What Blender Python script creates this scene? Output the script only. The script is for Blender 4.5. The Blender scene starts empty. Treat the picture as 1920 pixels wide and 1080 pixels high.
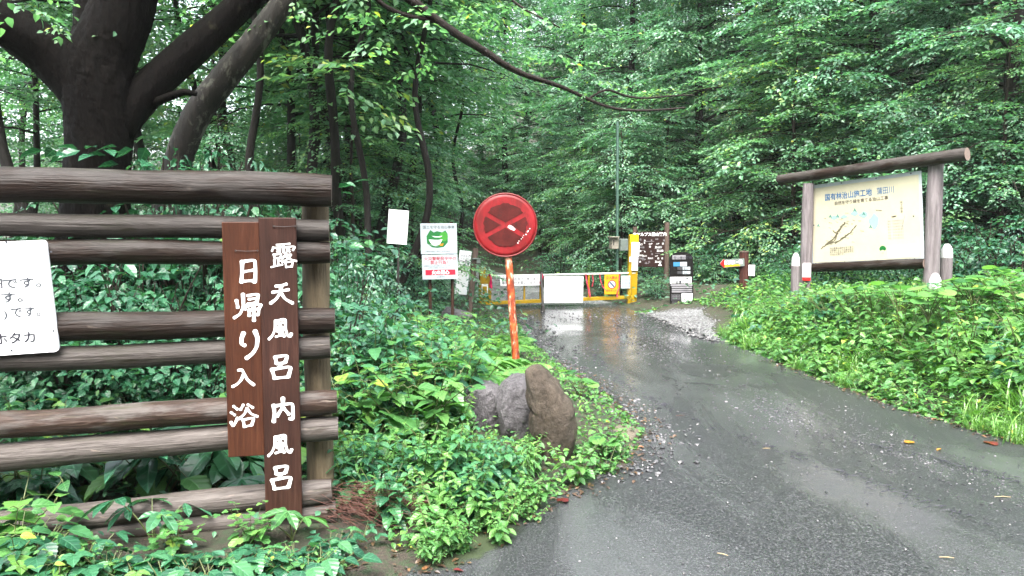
import bpy, bmesh, math, random
import numpy as np
from mathutils import Vector, Matrix

SC = bpy.context.scene
COL = SC.collection
R = math.radians

# ------------------------------------------------------------------ camera, sky, sun, exposure
CAM_H = 1.55
PITCH = math.atan(110 / 1440)
cd = bpy.data.cameras.new('camera')
cd.sensor_width = 36
cd.lens = 27
cd.clip_start = 0.05
cd.clip_end = 2000
cam = bpy.data.objects.new('camera', cd)
COL.objects.link(cam)
cam.location = (0, 0, CAM_H)
cam.rotation_euler = (R(90) - PITCH, 0, 0)
SC.camera = cam

SUN_EL, SUN_AZ = 62, 190          # soft overcast light from high behind the camera
world = bpy.data.worlds.new('World')
SC.world = world
world.use_nodes = True
wn = world.node_tree
wn.nodes.clear()
sky = wn.nodes.new('ShaderNodeTexSky')
sky.sky_type = 'NISHITA'
sky.sun_disc = False
sky.sun_elevation = R(SUN_EL)
sky.sun_rotation = R(SUN_AZ)
sky.air_density = 1.0
sky.dust_density = 4.0
hs = wn.nodes.new('ShaderNodeHueSaturation')
hs.inputs['Saturation'].default_value = 0.42       # an overcast sky is nearly grey
bg = wn.nodes.new('ShaderNodeBackground')
bg.inputs['Strength'].default_value = 0.15
wo = wn.nodes.new('ShaderNodeOutputWorld')
wn.links.new(sky.outputs[0], hs.inputs['Color'])
wn.links.new(hs.outputs[0], bg.inputs[0])
wn.links.new(bg.outputs[0], wo.inputs[0])

sl = bpy.data.lights.new('sun', 'SUN')
sl.energy = 1.5
sl.angle = R(40)
sl.color = (1.0, 0.97, 0.92)
sun = bpy.data.objects.new('sun', sl)
COL.objects.link(sun)
el, az = R(SUN_EL), R(SUN_AZ)
sd = Vector((math.sin(az) * math.cos(el), math.cos(az) * math.cos(el), math.sin(el)))
sun.rotation_euler = sd.to_track_quat('Z', 'Y').to_euler()

vs = SC.view_settings
vs.view_transform = 'Standard'
vs.look = 'None'
vs.gamma = 1.0
vs.use_curve_mapping = False
vs.exposure = 2.95
cy = SC.cycles
cy.max_bounces = 10
cy.diffuse_bounces = 7
cy.glossy_bounces = 3
cy.transmission_bounces = 6
cy.use_denoising = True
cy.sample_clamp_indirect = 6.0

# ------------------------------------------------------------------ picture <-> place
F3 = np.array((0.0, math.cos(PITCH), -math.sin(PITCH)))
U3 = np.array((0.0, math.sin(PITCH), math.cos(PITCH)))
R3 = np.array((1.0, 0.0, 0.0))
C3 = np.array((0.0, 0.0, CAM_H))


def U(px, py, d):
    return C3 + d * (F3 + (px - 960) / 1440 * R3 + (540 - py) / 1440 * U3)


def G(px, py, z=0.0):
    r = F3 + (px - 960) / 1440 * R3 + (540 - py) / 1440 * U3
    return C3 + r * ((z - CAM_H) / r[2])


LPX = [(790, 1080), (830, 1035), (1000, 950), (1060, 925), (1180, 870), (1215, 808), (1150, 745), (1075, 700),
       (1010, 650), (970, 600), (945, 570)]
RPX = [(1920, 835), (1700, 770), (1500, 695), (1360, 640), (1330, 620), (1215, 592), (1140, 568)]
TL = sorted([(G(*p)[1], G(*p)[0]) for p in LPX] + [(-30, -16), (1.0, -16), (2.2, -5), (2.9, -1.9),
            (18.5, -1.3), (21, -2.2), (25, -3.8), (30, -6.8), (36, -12), (50, -30)])
TR = sorted([(G(*p)[1], G(*p)[0]) for p in RPX] + [(-30, 9), (1.0, 6.5), (3.0, 4.9), (4.5, 3.95),
            (18, 1.3), (20, .6), (25, -.7), (30, -3.2), (36, -8), (50, -26)])
TLy, TLx = np.array(TL).T
TRy, TRx = np.array(TR).T


def xL(y): return np.interp(y, TLy, TLx)
def xR(y): return np.interp(y, TRy, TRx)
def ss(t):
    t = np.clip(t, 0, 1)
    return t * t * (3 - 2 * t)


def zroad(y): return 0.012 * np.maximum(0, y - 15) ** 1.3


def wob(x, y):
    return (np.sin(x * 1.7 + 1.3 * np.sin(y * 1.1)) * np.cos(y * 1.9 + .7 * np.sin(x * 2.3)) * .5
            + np.sin(x * 5.1 + y * 3.7) * np.cos(y * 4.3 - x * 2.2) * .25)


def H(x, y):
    x = np.asarray(x, float)
    y = np.asarray(y, float)
    a = xL(y) - x
    b = x - xR(y)
    z = zroad(y)
    left = ss(a / .9) * (.03 + .12 * ss((y - 4) / 2.5)) + .12 * ss((a - 1.5) / 4) * ss((y - 4) / 2)
    path = np.exp(-(((x - 3.1) / .8) ** 2 + ((y - 12.9) / 1.6) ** 2))
    right = (ss(b / 1.8) * .38 + .25 * ss((b - 1.5) / 5)) * (1 - .9 * path)
    inside = (a < 0) & (b < 0)
    z = z + np.where(a > 0, left, 0) + np.where(b > 0, right, 0)
    z = z + .05 * wob(x, y) * ss(np.maximum(a, b) / 1.0)
    edge = np.minimum(-a, -b)
    z = z - np.where(inside, .05 * ss(edge / .15), 0)
    hill = .30 * np.maximum(0, x - 8) * ss((y + 6) / 14) + .26 * np.maximum(0, y - 24) * (.12 + .88 * ss((x + 10) / 14))
    back = 34 * ss((-y - 9) / 34)          # unseen hill added behind the camera to cut off low sky light
    return z + np.minimum(hill, 22) + back


# ------------------------------------------------------------------ materials
def new_mat(name):
    m = bpy.data.materials.new(name)
    m.use_nodes = True
    nt = m.node_tree
    nt.nodes.clear()
    out = nt.nodes.new('ShaderNodeOutputMaterial')
    return m, nt, out


def nd(nt, typ, props=None, **ins):
    n = nt.nodes.new('ShaderNode' + typ)
    for k, v in (props or {}).items():
        setattr(n, k, v)
    for k, v in ins.items():
        k = k.replace('_', ' ')
        s = n.inputs[int(k)] if k.isdigit() else n.inputs[k]
        if isinstance(v, bpy.types.NodeSocket):
            nt.links.new(v, s)
        else:
            s.default_value = v
    return n


def ramp(nt, fac, stops):
    n = nt.nodes.new('ShaderNodeValToRGB')
    e = n.color_ramp.elements
    while len(e) < len(stops):
        e.new(.5)
    for i, (p, c) in enumerate(stops):
        e[i].position = p
        c = (c, c, c) if isinstance(c, (int, float)) else c
        e[i].color = (*c, 1)
    nt.links.new(fac, n.inputs[0])
    return n.outputs[0]


def mixc(nt, f, a, b, bt='MIX'):
    n = nt.nodes.new('ShaderNodeMix')
    n.data_type = 'RGBA'
    n.blend_type = bt
    for s, v in ((n.inputs[0], f), (n.inputs[6], a), (n.inputs[7], b)):
        if isinstance(v, bpy.types.NodeSocket):
            nt.links.new(v, s)
        elif isinstance(v, (int, float)):
            s.default_value = v
        else:
            s.default_value = (*v, 1)
    return n.outputs[2]


def mth(nt, op, a, b=0.0, c=0.0):
    n = nt.nodes.new('ShaderNodeMath')
    n.operation = op
    for s, v in zip(n.inputs, (a, b, c)):
        if isinstance(v, bpy.types.NodeSocket):
            nt.links.new(v, s)
        else:
            s.default_value = v
    return n.outputs[0]


def coords(nt, scale=(1, 1, 1), loc=(0, 0, 0)):
    tc = nt.nodes.new('ShaderNodeTexCoord')
    mp = nt.nodes.new('ShaderNodeMapping')
    mp.inputs['Scale'].default_value = scale
    mp.inputs['Location'].default_value = loc
    nt.links.new(tc.outputs['Object'], mp.inputs[0])
    return mp.outputs[0]


def noise(nt, vec, scale, detail=4, rough=.55, dist=0):
    return nd(nt, 'TexNoise', None, Vector=vec, Scale=scale, Detail=detail, Roughness=rough, Distortion=dist).outputs[0]


def bsdf(nt, out, color, rough=.5, bump=None, bstr=.3, bdist=.01, metal=0.0, spec=.5):
    p = nd(nt, 'BsdfPrincipled', None, Base_Color=color if isinstance(color, bpy.types.NodeSocket) else (*color, 1),
           Roughness=rough, Metallic=metal)
    p.inputs['Specular IOR Level'].default_value = spec
    if bump is not None:
        b = nd(nt, 'Bump', None, Height=bump, Strength=bstr, Distance=bdist)
        nt.links.new(b.outputs[0], p.inputs['Normal'])
    nt.links.new(p.outputs[0], out.inputs[0])
    return p


def m_paint(name, color, rough=.4, var=.12, scale=9, dirt=None, dirt_amt=.5, spec=.4):
    m, nt, out = new_mat(name)
    v = coords(nt)
    n = noise(nt, v, scale, 5, .65)
    c = mixc(nt, ramp(nt, n, [(.3, 0.0), (.75, 1.0)]), tuple(x * (1 - var) for x in color), tuple(min(1, x * (1 + var)) for x in color))
    if dirt:
        n2 = noise(nt, v, scale * 1.7, 6, .7, .5)
        c = mixc(nt, ramp(nt, n2, [(1 - dirt_amt - .06, 0.0), (1 - dirt_amt + .08, 1.0)]), c, dirt)
    bsdf(nt, out, c, rough, noise(nt, v, scale * 8, 3), .08, .01, 0, spec)
    return m


def m_leaf(name, dark, mid, light, rough=.3, vein=0.0, trans=.3, spec=.75, coat=0.0):
    m, nt, out = new_mat(name)
    t = nd(nt, 'Attribute', {'attribute_name': 'tint'}).outputs['Fac']
    oi = nt.nodes.new('ShaderNodeObjectInfo')
    t2 = mth(nt, 'ADD', t, mth(nt, 'MULTIPLY', mth(nt, 'SUBTRACT', oi.outputs['Random'], .5), .14))
    c = ramp(nt, t2, [(.02, dark), (.45, mid), (.86, light), (.985, (light[0] * 2.3, light[1] * 1.3, light[2] * .55))])
    bump = None
    if vein > 0:
        a = nd(nt, 'Attribute', {'attribute_name': 'lco'}).outputs['Vector']
        s = nt.nodes.new('ShaderNodeSeparateXYZ')
        nt.links.new(a, s.inputs[0])
        ax = mth(nt, 'ABSOLUTE', s.outputs[0])
        w = mth(nt, 'SUBTRACT', s.outputs[1], mth(nt, 'MULTIPLY', ax, .8))
        fr = mth(nt, 'PINGPONG', mth(nt, 'MULTIPLY', w, 7.5), 1.0)
        side = ramp(nt, fr, [(0.0, 1.0), (.22, 0.0)])
        midr = ramp(nt, ax, [(.008, 1.0), (.03, 0.0)])
        v = mth(nt, 'MAXIMUM', side, midr)
        c = mixc(nt, mth(nt, 'MULTIPLY', v, vein), c, tuple(min(1, x * 2.0 + .02) for x in mid))
        bump = mth(nt, 'SUBTRACT', fr, mth(nt, 'MULTIPLY', v, .5))
    p = bsdf(nt, out, c, rough, bump, .35, .004, 0, spec)
    p.inputs['Coat Weight'].default_value = coat
    p.inputs['Coat Roughness'].default_value = .45
    p.inputs['Coat IOR'].default_value = 1.6
    tr = nd(nt, 'BsdfTranslucent', None, Color=mixc(nt, 1.0, c, (1.25, 1.5, .85), 'MULTIPLY'))
    mx = nd(nt, 'MixShader', None, Fac=trans)
    nt.links.new(p.outputs[0], mx.inputs[1])
    nt.links.new(tr.outputs[0], mx.inputs[2])
    nt.links.new(mx.outputs[0], out.inputs[0])
    return m


def m_bark(name, dark, light, lichen=None, lam=.4, vs=(9, 9, 1.6), spec=.18):
    m, nt, out = new_mat(name)
    v = coords(nt, vs)
    n = noise(nt, v, 1.6, 7, .7, .6)
    c = ramp(nt, n, [(.3, dark), (.72, light)])
    if lichen:
        n2 = noise(nt, coords(nt, (1, 1, .7)), 5.5, 6, .72, .4)
        c = mixc(nt, ramp(nt, n2, [(.98 - lam, 0.0), (1.06 - lam, 1.0)]), c, lichen)
    bsdf(nt, out, c, .65, n, 1.0, .03, 0, spec)
    return m


def m_log(name, tone=1.0):
    m, nt, out = new_mat(name)
    v = coords(nt, (3.0, 20, 20))
    g = noise(nt, v, 2.0, 9, .70, .8)
    big = noise(nt, coords(nt, (1.6, 5, 5)), 1.5, 5, .6, .5)
    oi = nt.nodes.new('ShaderNodeObjectInfo')
    c1 = ramp(nt, g, [(.25, (.022 * tone, .014 * tone, .012 * tone)), (.55, (.090 * tone, .056 * tone, .042 * tone)), (.8, (.20 * tone, .148 * tone, .122 * tone))])
    c2 = ramp(nt, g, [(.25, (.070 * tone, .056 * tone, .048 * tone)), (.75, (.27 * tone, .236 * tone, .216 * tone))])
    c = mixc(nt, ramp(nt, mth(nt, 'ADD', big, mth(nt, 'MULTIPLY', mth(nt, 'SUBTRACT', oi.outputs['Random'], .5), .25)), [(.46, 0.0), (.56, 1.0)]), c1, c2)
    pale = noise(nt, coords(nt, (2.5, 9, 9), (3, 1, 2)), 2.1, 4, .6, .8)
    c = mixc(nt, ramp(nt, pale, [(.67, 0.0), (.73, .8)]), c, (.42 * tone, .34 * tone, .28 * tone))
    kn = nd(nt, 'TexVoronoi', None, Vector=coords(nt, (2.1, 4.5, 4.5)), Scale=1.0)
    c = mixc(nt, ramp(nt, kn.outputs['Distance'], [(.05, .9), (.11, 0.0)]), c, (.010 * tone, .006 * tone, .005 * tone))
    ms = noise(nt, coords(nt, (1.3, 6, 6), (7, 2, 4)), 2.0, 6, .7, .5)
    c = mixc(nt, ramp(nt, ms, [(.56, 0.0), (.68, .6)]), c, (.075 * tone, .080 * tone, .035 * tone))
    crack = noise(nt, coords(nt, (1.1, 34, 34)), 2.0, 4, .55)
    c = mixc(nt, ramp(nt, crack, [(.30, .85), (.36, 0.0)]), c, (.012, .009, .008))
    rg = ramp(nt, big, [(.35, .36), (.7, .55)])
    bsdf(nt, out, c, rg, mth(nt, 'ADD', mth(nt, 'MULTIPLY', g, .6), crack), .7, .012, 0, .15)
    return m


def m_board(name, a, b, c3):
    m, nt, out = new_mat(name)
    v = coords(nt, (22, 22, 1.3))
    g = noise(nt, v, 2.4, 9, .76, 1.0)
    c = ramp(nt, g, [(.28, a), (.52, b), (.8, c3)])
    big = noise(nt, coords(nt, (2.2, 2, 1.1)), 1.6, 3, .55)
    c = mixc(nt, ramp(nt, big, [(.38, 0.0), (.68, .75)]), c, tuple(x * .42 for x in b))
    bsdf(nt, out, c, .5, g, .35, .006, 0, .2)
    return m


def m_asphalt():
    m, nt, out = new_mat('wet_asphalt')
    v = coords(nt)
    fine = noise(nt, v, 95, 4, .8)
    midn = noise(nt, v, 24, 5, .65)
    wet = noise(nt, coords(nt, (1.0, .35, 1), (2, 1, 0)), 1.15, 5, .6, .8)
    c = ramp(nt, fine, [(.36, (.004, .0042, .0047)), (.50, (.0155, .016, .0175)), (.60, (.062, .064, .068)), (.70, (.19, .19, .195))])
    c = mixc(nt, mth(nt, 'MULTIPLY', midn, .35), c, (.014, .0142, .0148))
    fine_s = ramp(nt, wet, [(.44, 0.0), (.60, 1.0)])           # 1 = silty smooth wet film
    c = mixc(nt, mth(nt, 'MULTIPLY', fine_s, .6), c, (.062, .064, .068))
    s = nt.nodes.new('ShaderNodeSeparateXYZ')
    nt.links.new(v, s.inputs[0])
    # lane colour paled beyond the barrier, standing in for sky reflected there
    sky_sheen = ramp(nt, mth(nt, 'DIVIDE', mth(nt, 'ADD', s.outputs[1], mth(nt, 'MULTIPLY', midn, .5)), 30.0), [(.525, 0.0), (.54, 1.0)])
    c = mixc(nt, sky_sheen, c, mixc(nt, midn, (.13, .133, .136), (.21, .213, .215)))
    # moss at the kerbless verge
    dx = mth(nt, 'DIVIDE', mth(nt, 'SUBTRACT', mth(nt, 'SUBTRACT', s.outputs[0], mth(nt, 'MULTIPLY', mth(nt, 'SUBTRACT', s.outputs[1], 3.6), .55)), -.24), .22)
    dy = mth(nt, 'DIVIDE', mth(nt, 'SUBTRACT', s.outputs[1], 3.7), .46)
    dd = mth(nt, 'ADD', mth(nt, 'MULTIPLY', dx, dx), mth(nt, 'MULTIPLY', dy, dy))
    mo = mth(nt, 'SUBTRACT', mth(nt, 'ADD', noise(nt, v, 9, 6, .7), .62), dd)
    mossf = ramp(nt, mth(nt, 'ADD', mo, mth(nt, 'MULTIPLY', mth(nt, 'SUBTRACT', fine, .5), 1.2)), [(.58, 0.0), (.80, .9)])
    c = mixc(nt, mossf, c, (.016, .027, .005))
    rough = ramp(nt, mth(nt, 'ADD', wet, mth(nt, 'MULTIPLY', mth(nt, 'SUBTRACT', fine, .5), .25)), [(.36, .40), (.5, .25), (.64, .13)])
    far = ramp(nt, mth(nt, 'DIVIDE', s.outputs[1], 30.0), [(.22, 1.0), (.36, .62), (.475, .62), (.53, 1.0)])
    rough = mth(nt, 'MAXIMUM', mth(nt, 'MULTIPLY', rough, far), mth(nt, 'MULTIPLY', mossf, .95))
    hgt = mth(nt, 'MULTIPLY', mth(nt, 'ADD', mth(nt, 'MULTIPLY', fine, .8), midn), mth(nt, 'SUBTRACT', 1.12, fine_s))
    p = bsdf(nt, out, c, rough, mth(nt, 'MULTIPLY', hgt, far), .55, .006, 0, .4)
    return m


def m_ground():
    m, nt, out = new_mat('forest_soil')
    v = coords(nt)
    n = noise(nt, v, 14, 6, .7)
    n2 = noise(nt, v, 90, 4, .7)
    n3 = noise(nt, v, 1.8, 5, .6)
    c = ramp(nt, n2, [(.3, (.014, .010, .007)), (.55, (.040, .028, .019)), (.74, (.11, .085, .06))])
    c = mixc(nt, ramp(nt, n, [(.45, 0.0), (.6, .85)]), c, (.016, .040, .010))
    c = mixc(nt, ramp(nt, n3, [(.5, 0.0), (.7, .6)]), c, (.010, .024, .008))
    bsdf(nt, out, c, .75, mth(nt, 'ADD', n, n2), .8, .03)
    return m


def m_gravelsheet():
    m, nt, out = new_mat('gravel_sheet')
    v = coords(nt)
    vo = nd(nt, 'TexVoronoi', None, Vector=v, Scale=38.0)
    c = ramp(nt, vo.outputs['Color'], [(.1, (.05, .05, .052)), (.5, (.15, .15, .155)), (.9, (.34, .34, .35))])
    c = mixc(nt, ramp(nt, vo.outputs['Distance'], [(.35, 0.0), (.7, .85)]), c, (.02, .02, .02))
    bsdf(nt, out, c, .5, vo.outputs['Distance'], -.8, .02)
    return m


def m_stone_bits():
    m, nt, out = new_mat('wet_gravel')
    t = nd(nt, 'Attribute', {'attribute_name': 'tint'}).outputs['Fac']
    c = ramp(nt, t, [(0, (.012, .012, .013)), (.4, (.05, .05, .053)), (.8, (.12, .118, .12)), (1, (.26, .255, .255))])
    bsdf(nt, out, c, .35)
    return m


def m_rock(name, cols, scale=6, rough=.45, str_=1.0, stretch=(1, 1, 1), spec=.25):
    m, nt, out = new_mat(name)
    v = coords(nt, stretch)
    n = noise(nt, v, scale, 8, .72, .4)
    vo = nd(nt, 'TexVoronoi', {'feature': 'DISTANCE_TO_EDGE'}, Vector=v, Scale=scale * .8)
    c = ramp(nt, n, [(.28, cols[0]), (.5, cols[1]), (.72, cols[2])])
    f = noise(nt, v, scale * 5, 8, .82)
    mo = noise(nt, coords(nt, (1, 1, 1), (3, 8, 2)), 5, 6, .75, .4)
    c = mixc(nt, ramp(nt, mo, [(.60, 0.0), (.70, .6)]), c, (.030, .045, .014))
    c = mixc(nt, .55, c, ramp(nt, f, [(.35, cols[0]), (.7, cols[2])]))
    bsdf(nt, out, c, rough, mth(nt, 'ADD', n, mth(nt, 'MULTIPLY', f, .35)), str_, .07, 0, spec)
    return m


def m_rust():
    m, nt, out = new_mat('rusted_paint')
    v = coords(nt, (1, 1, .5))
    n = noise(nt, v, 22, 7, .72, .5)
    n2 = noise(nt, coords(nt, (1, 1, .35), (4, 2, 1)), 17, 5, .7)
    c = ramp(nt, n, [(.30, (.030, .005, .002)), (.46, (.20, .026, .005)), (.62, (.44, .085, .016)), (.74, (.56, .18, .05))])
    c = mixc(nt, ramp(nt, n2, [(.55, 0.0), (.63, .85)]), c, (.60, .44, .31))
    dk = noise(nt, coords(nt, (1, 1, .6), (9, 2, 5)), 11, 6, .75, .6)
    c = mixc(nt, ramp(nt, dk, [(.54, 0.0), (.62, .85)]), c, (.070, .014, .006))
    bsdf(nt, out, c, .5, n, .6, .006)
    return m


def m_disc_face():
    """Faded red disc: worn patches and small pale chips of its own."""
    m, nt, out = new_mat('weathered_red')
    v = coords(nt)
    n = noise(nt, v, 7, 5, .65)
    c = mixc(nt, ramp(nt, n, [(.35, 0.0), (.7, 1.0)]), (.14, .0008, .0025), (.205, .006, .010))
    st = noise(nt, coords(nt, (1.6, 1, .8), (2, 7, 3)), 5.5, 6, .7, .8)
    c = mixc(nt, ramp(nt, st, [(.45, 0.0), (.60, .85)]), c, (.085, .003, .003))
    ch = noise(nt, coords(nt, (1, 1, 1), (5, 3, 1)), 26, 5, .75)
    c = mixc(nt, ramp(nt, ch, [(.70, 0.0), (.74, .8)]), c, (.75, .38, .36))
    bsdf(nt, out, c, .5, noise(nt, v, 5, 3), .25, .02, 0, .3)
    return m


M = {}
M['leaf_tree'] = m_leaf('leaf_tree', (.044, .126, .078), (.086, .214, .122), (.142, .300, .130), .42, 0, .42, .7, .30)
M['leaf_tree_deep'] = m_leaf('leaf_tree_deep', (.036, .114, .074), (.072, .194, .114), (.118, .272, .124), .42, 0, .38, .7, .34)
M['leaf_tree_pale'] = m_leaf('leaf_tree_pale', (.050, .140, .082), (.094, .220, .112), (.160, .300, .118), .42, 0, .48, .6, .22)
M['leaf_shrub'] = m_leaf('leaf_shrub', (.020, .074, .050), (.044, .138, .084), (.084, .212, .098), .38, 0, .36, .55, .2)
M['leaf_herb'] = m_leaf('leaf_herb', (.011, .056, .029), (.027, .110, .051), (.062, .180, .060), .33, .35, .3, .42)
M['leaf_weed'] = m_leaf('leaf_weed', (.026, .094, .030), (.064, .178, .046), (.145, .285, .060), .34, .3, .34, .42)
M['leaf_dark'] = m_leaf('leaf_dark', (.009, .044, .022), (.021, .088, .043), (.048, .140, .058), .27, .45, .22, .4)
M['leaf_grass'] = m_leaf('leaf_grass', (.045, .125, .025), (.095, .220, .038), (.18, .32, .06), .34, 0, .35)
M['leaf_brown'] = m_leaf('leaf_brown', (.07, .03, .012), (.16, .07, .03), (.3, .16, .08), .4, .3, .2)
M['stem'] = m_paint('stem', (.075, .095, .030), .5, .3)
M['twig'] = m_bark('twig', (.008, .006, .004), (.036, .026, .019))
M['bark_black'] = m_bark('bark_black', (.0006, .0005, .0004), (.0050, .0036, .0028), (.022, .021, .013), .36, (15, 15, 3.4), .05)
M['bark_lichen'] = m_bark('bark_lichen', (.004, .0033, .0026), (.020, .017, .013), (.075, .075, .058), .45)
M['bark_grey'] = m_bark('bark_grey', (.004, .003, .0025), (.018, .015, .012), (.045, .045, .035), .33)
M['bark_branch'] = m_bark('bark_branch', (.006, .004, .003), (.026, .018, .014), (.05, .048, .040), .3, (9, 9, 9))
M['log'] = m_log('weathered_log', .17)
M['log_mid'] = m_log('mid_log', .24)
M['log_pale'] = m_log('pale_log', .39)
M['log_end'] = m_paint('log_end', (.17, .125, .105), .5, .35, 30)
M['post'] = m_bark('fence_post_wood', (.055, .042, .026), (.19, .150, .092), (.08, .085, .042), .30, (12, 12, 1.2))
M['map_post'] = m_bark('map_post_wood', (.085, .072, .074), (.25, .220, .228), None, .3, (14, 14, 1.1))
M['plank_red'] = m_board('plank_red', (.012, .0042, .0022), (.052, .0165, .0075), (.090, .036, .018))
M['plank_dark'] = m_board('plank_dark', (.010, .0045, .0033), (.036, .0150, .0105), (.070, .035, .026))
M['white'] = m_paint('white_paint', (.80, .81, .82), .35, .03)
M['worn_white'] = m_paint('worn_white', (.42, .42, .42), .6, .12, 14, (.16, .14, .13), .36)
M['brush'] = m_paint('brushed_white', (.84, .83, .80), .5, .05, 40)
M['paper'] = m_paint('white_paper', (.80, .80, .80), .5, .03)
M['sign_white'] = m_paint('sign_white', (.36, .40, .42), .45, .05)
M['ink'] = m_paint('black_ink', (.022, .022, .030), .5, .1)
M['ink_grey'] = m_paint('grey_ink', (.05, .055, .065), .5, .1)
M['ink_faint'] = m_paint('faint_ink', (.34, .34, .36), .5, .02)
M['ink_red'] = m_paint('red_ink', (.36, .008, .03), .5, .08)
M['ink_blue'] = m_paint('blue_ink', (.012, .11, .27), .5, .3, 30)
M['ink_green'] = m_paint('green_ink', (.006, .12, .022), .5, .1)
M['ink_green2'] = m_paint('light_green_ink', (.035, .22, .02), .5, .1)
M['ink_teal'] = m_paint('teal_ink', (.07, .20, .17), .5, .2)
M['ink_aqua'] = m_paint('aqua_ink', (.24, .35, .33), .5, .05)
M['ink_olive'] = m_paint('olive_ink', (.11, .095, .06), .5, .25, 60)
M['ink_brown'] = m_paint('brown_ink', (.06, .045, .035), .5, .2)
M['ink_orange'] = m_paint('orange_ink', (.45, .18, .01), .4, .1)
M['map_face'] = m_paint('map_face', (.44, .41, .30), .5, .08, 3)
M['red_sticker'] = m_paint('red_sticker', (.40, .008, .008), .5, .1)
M['disc'] = m_disc_face()
M['disc_rim'] = m_paint('disc_rim', (.12, .005, .006), .5, .3, 20, (.10, .02, .015), .3)
M['disc_brown'] = m_paint('disc_brown', (.052, .0060, .0050), .55, .45, 9, (.016, .009, .007), .38, .15)
M['peel'] = m_paint('peeled_white', (.70, .62, .60), .5, .1)
M['rust'] = m_rust()
M['yellow'] = m_paint('yellow_paint', (.32, .20, .004), .45, .18, 9, (.09, .03, .01), .30)
M['yellow_new'] = m_paint('yellow_bright', (.55, .40, .006), .4, .08, 9)
M['yellow_sign'] = m_paint('yellow_sign', (.55, .29, .008), .4, .06)
M['pipe'] = m_paint('pale_pipe', (.50, .53, .47), .35, .15, 12, (.30, .22, .10), .25)
M['ribbon'] = m_paint('pink_ribbon', (.45, .045, .07), .5, .1)
M['ribbon_hot'] = m_paint('hot_pink_ribbon', (.42, .004, .06), .5, .1)
M['dark_metal'] = m_paint('dark_metal', (.030, .026, .024), .5, .3)
M['dark_wood'] = m_bark('dark_brown_wood', (.020, .009, .006), (.060, .030, .020), None, .3, (14, 14, 1.2))
M['brown_board'] = m_paint('brown_board', (.022, .009, .007), .6, .2, spec=.2)
M['red_brown'] = m_bark('red_brown_wood', (.022, .007, .005), (.080, .028, .020), None, .3, (16, 16, 1.1))
M['grey_post'] = m_bark('grey_brown_wood', (.05, .035, .028), (.14, .10, .082), None, .3, (14, 14, 1.2))
M['black_board'] = m_paint('black_board', (.005, .0045, .0042), .6, .25, spec=.15)
M['slate'] = m_paint('slate_plate', (.035, .035, .038), .5, .2)
M['plate_grey'] = m_paint('plate_grey', (.20, .195, .21), .5, .1)
M['plate_blue'] = m_paint('plate_blue', (.03, .16, .30), .5, .1)
M['box_beige'] = m_paint('box_beige', (.27, .245, .20), .5, .08)
M['box_grey'] = m_paint('box_grey', (.13, .155, .14), .5, .15)
M['green_pole'] = m_paint('green_pole', (.04, .085, .065), .5, .15)
M['circle_blue'] = m_paint('circle_blue', (.42, .50, .68), .4, .1)
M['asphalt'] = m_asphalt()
M['ground'] = m_ground()
M['gravel'] = m_gravelsheet()
M['bits'] = m_stone_bits()
M['rock_grey'] = m_rock('grey_rock', ((.024, .022, .024), (.100, .094, .102), (.235, .222, .23)), 7, .42)
M['rock_brown'] = m_rock('brown_rock', ((.016, .012, .0085), (.056, .042, .030), (.135, .108, .082)), 6, .5, .9, (1.1, 1.1, .8))
M['rock_tan'] = m_rock('tan_rock', ((.08, .065, .045), (.16, .135, .10), (.24, .21, .165)), 8, .5)
M['dead_needles'] = m_paint('dead_needles', (.060, .020, .012), .5, .4, 30)
M['red_leaf'] = m_leaf('red_leaf', (.05, .004, .005), (.085, .008, .008), (.13, .02, .014), .3, .3, .2)
M['yellow_leaf'] = m_leaf('yellow_leaf', (.24, .10, .01), (.34, .16, .015), (.40, .22, .03), .35, .3, .2)
M['straw'] = m_paint('straw', (.24, .185, .10), .5, .2)


# ------------------------------------------------------------------ mesh collector
def wloc(o):
    p = np.zeros(3)
    while o is not None:
        p = p + np.array(o.location)
        o = o.parent
    return p


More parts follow.
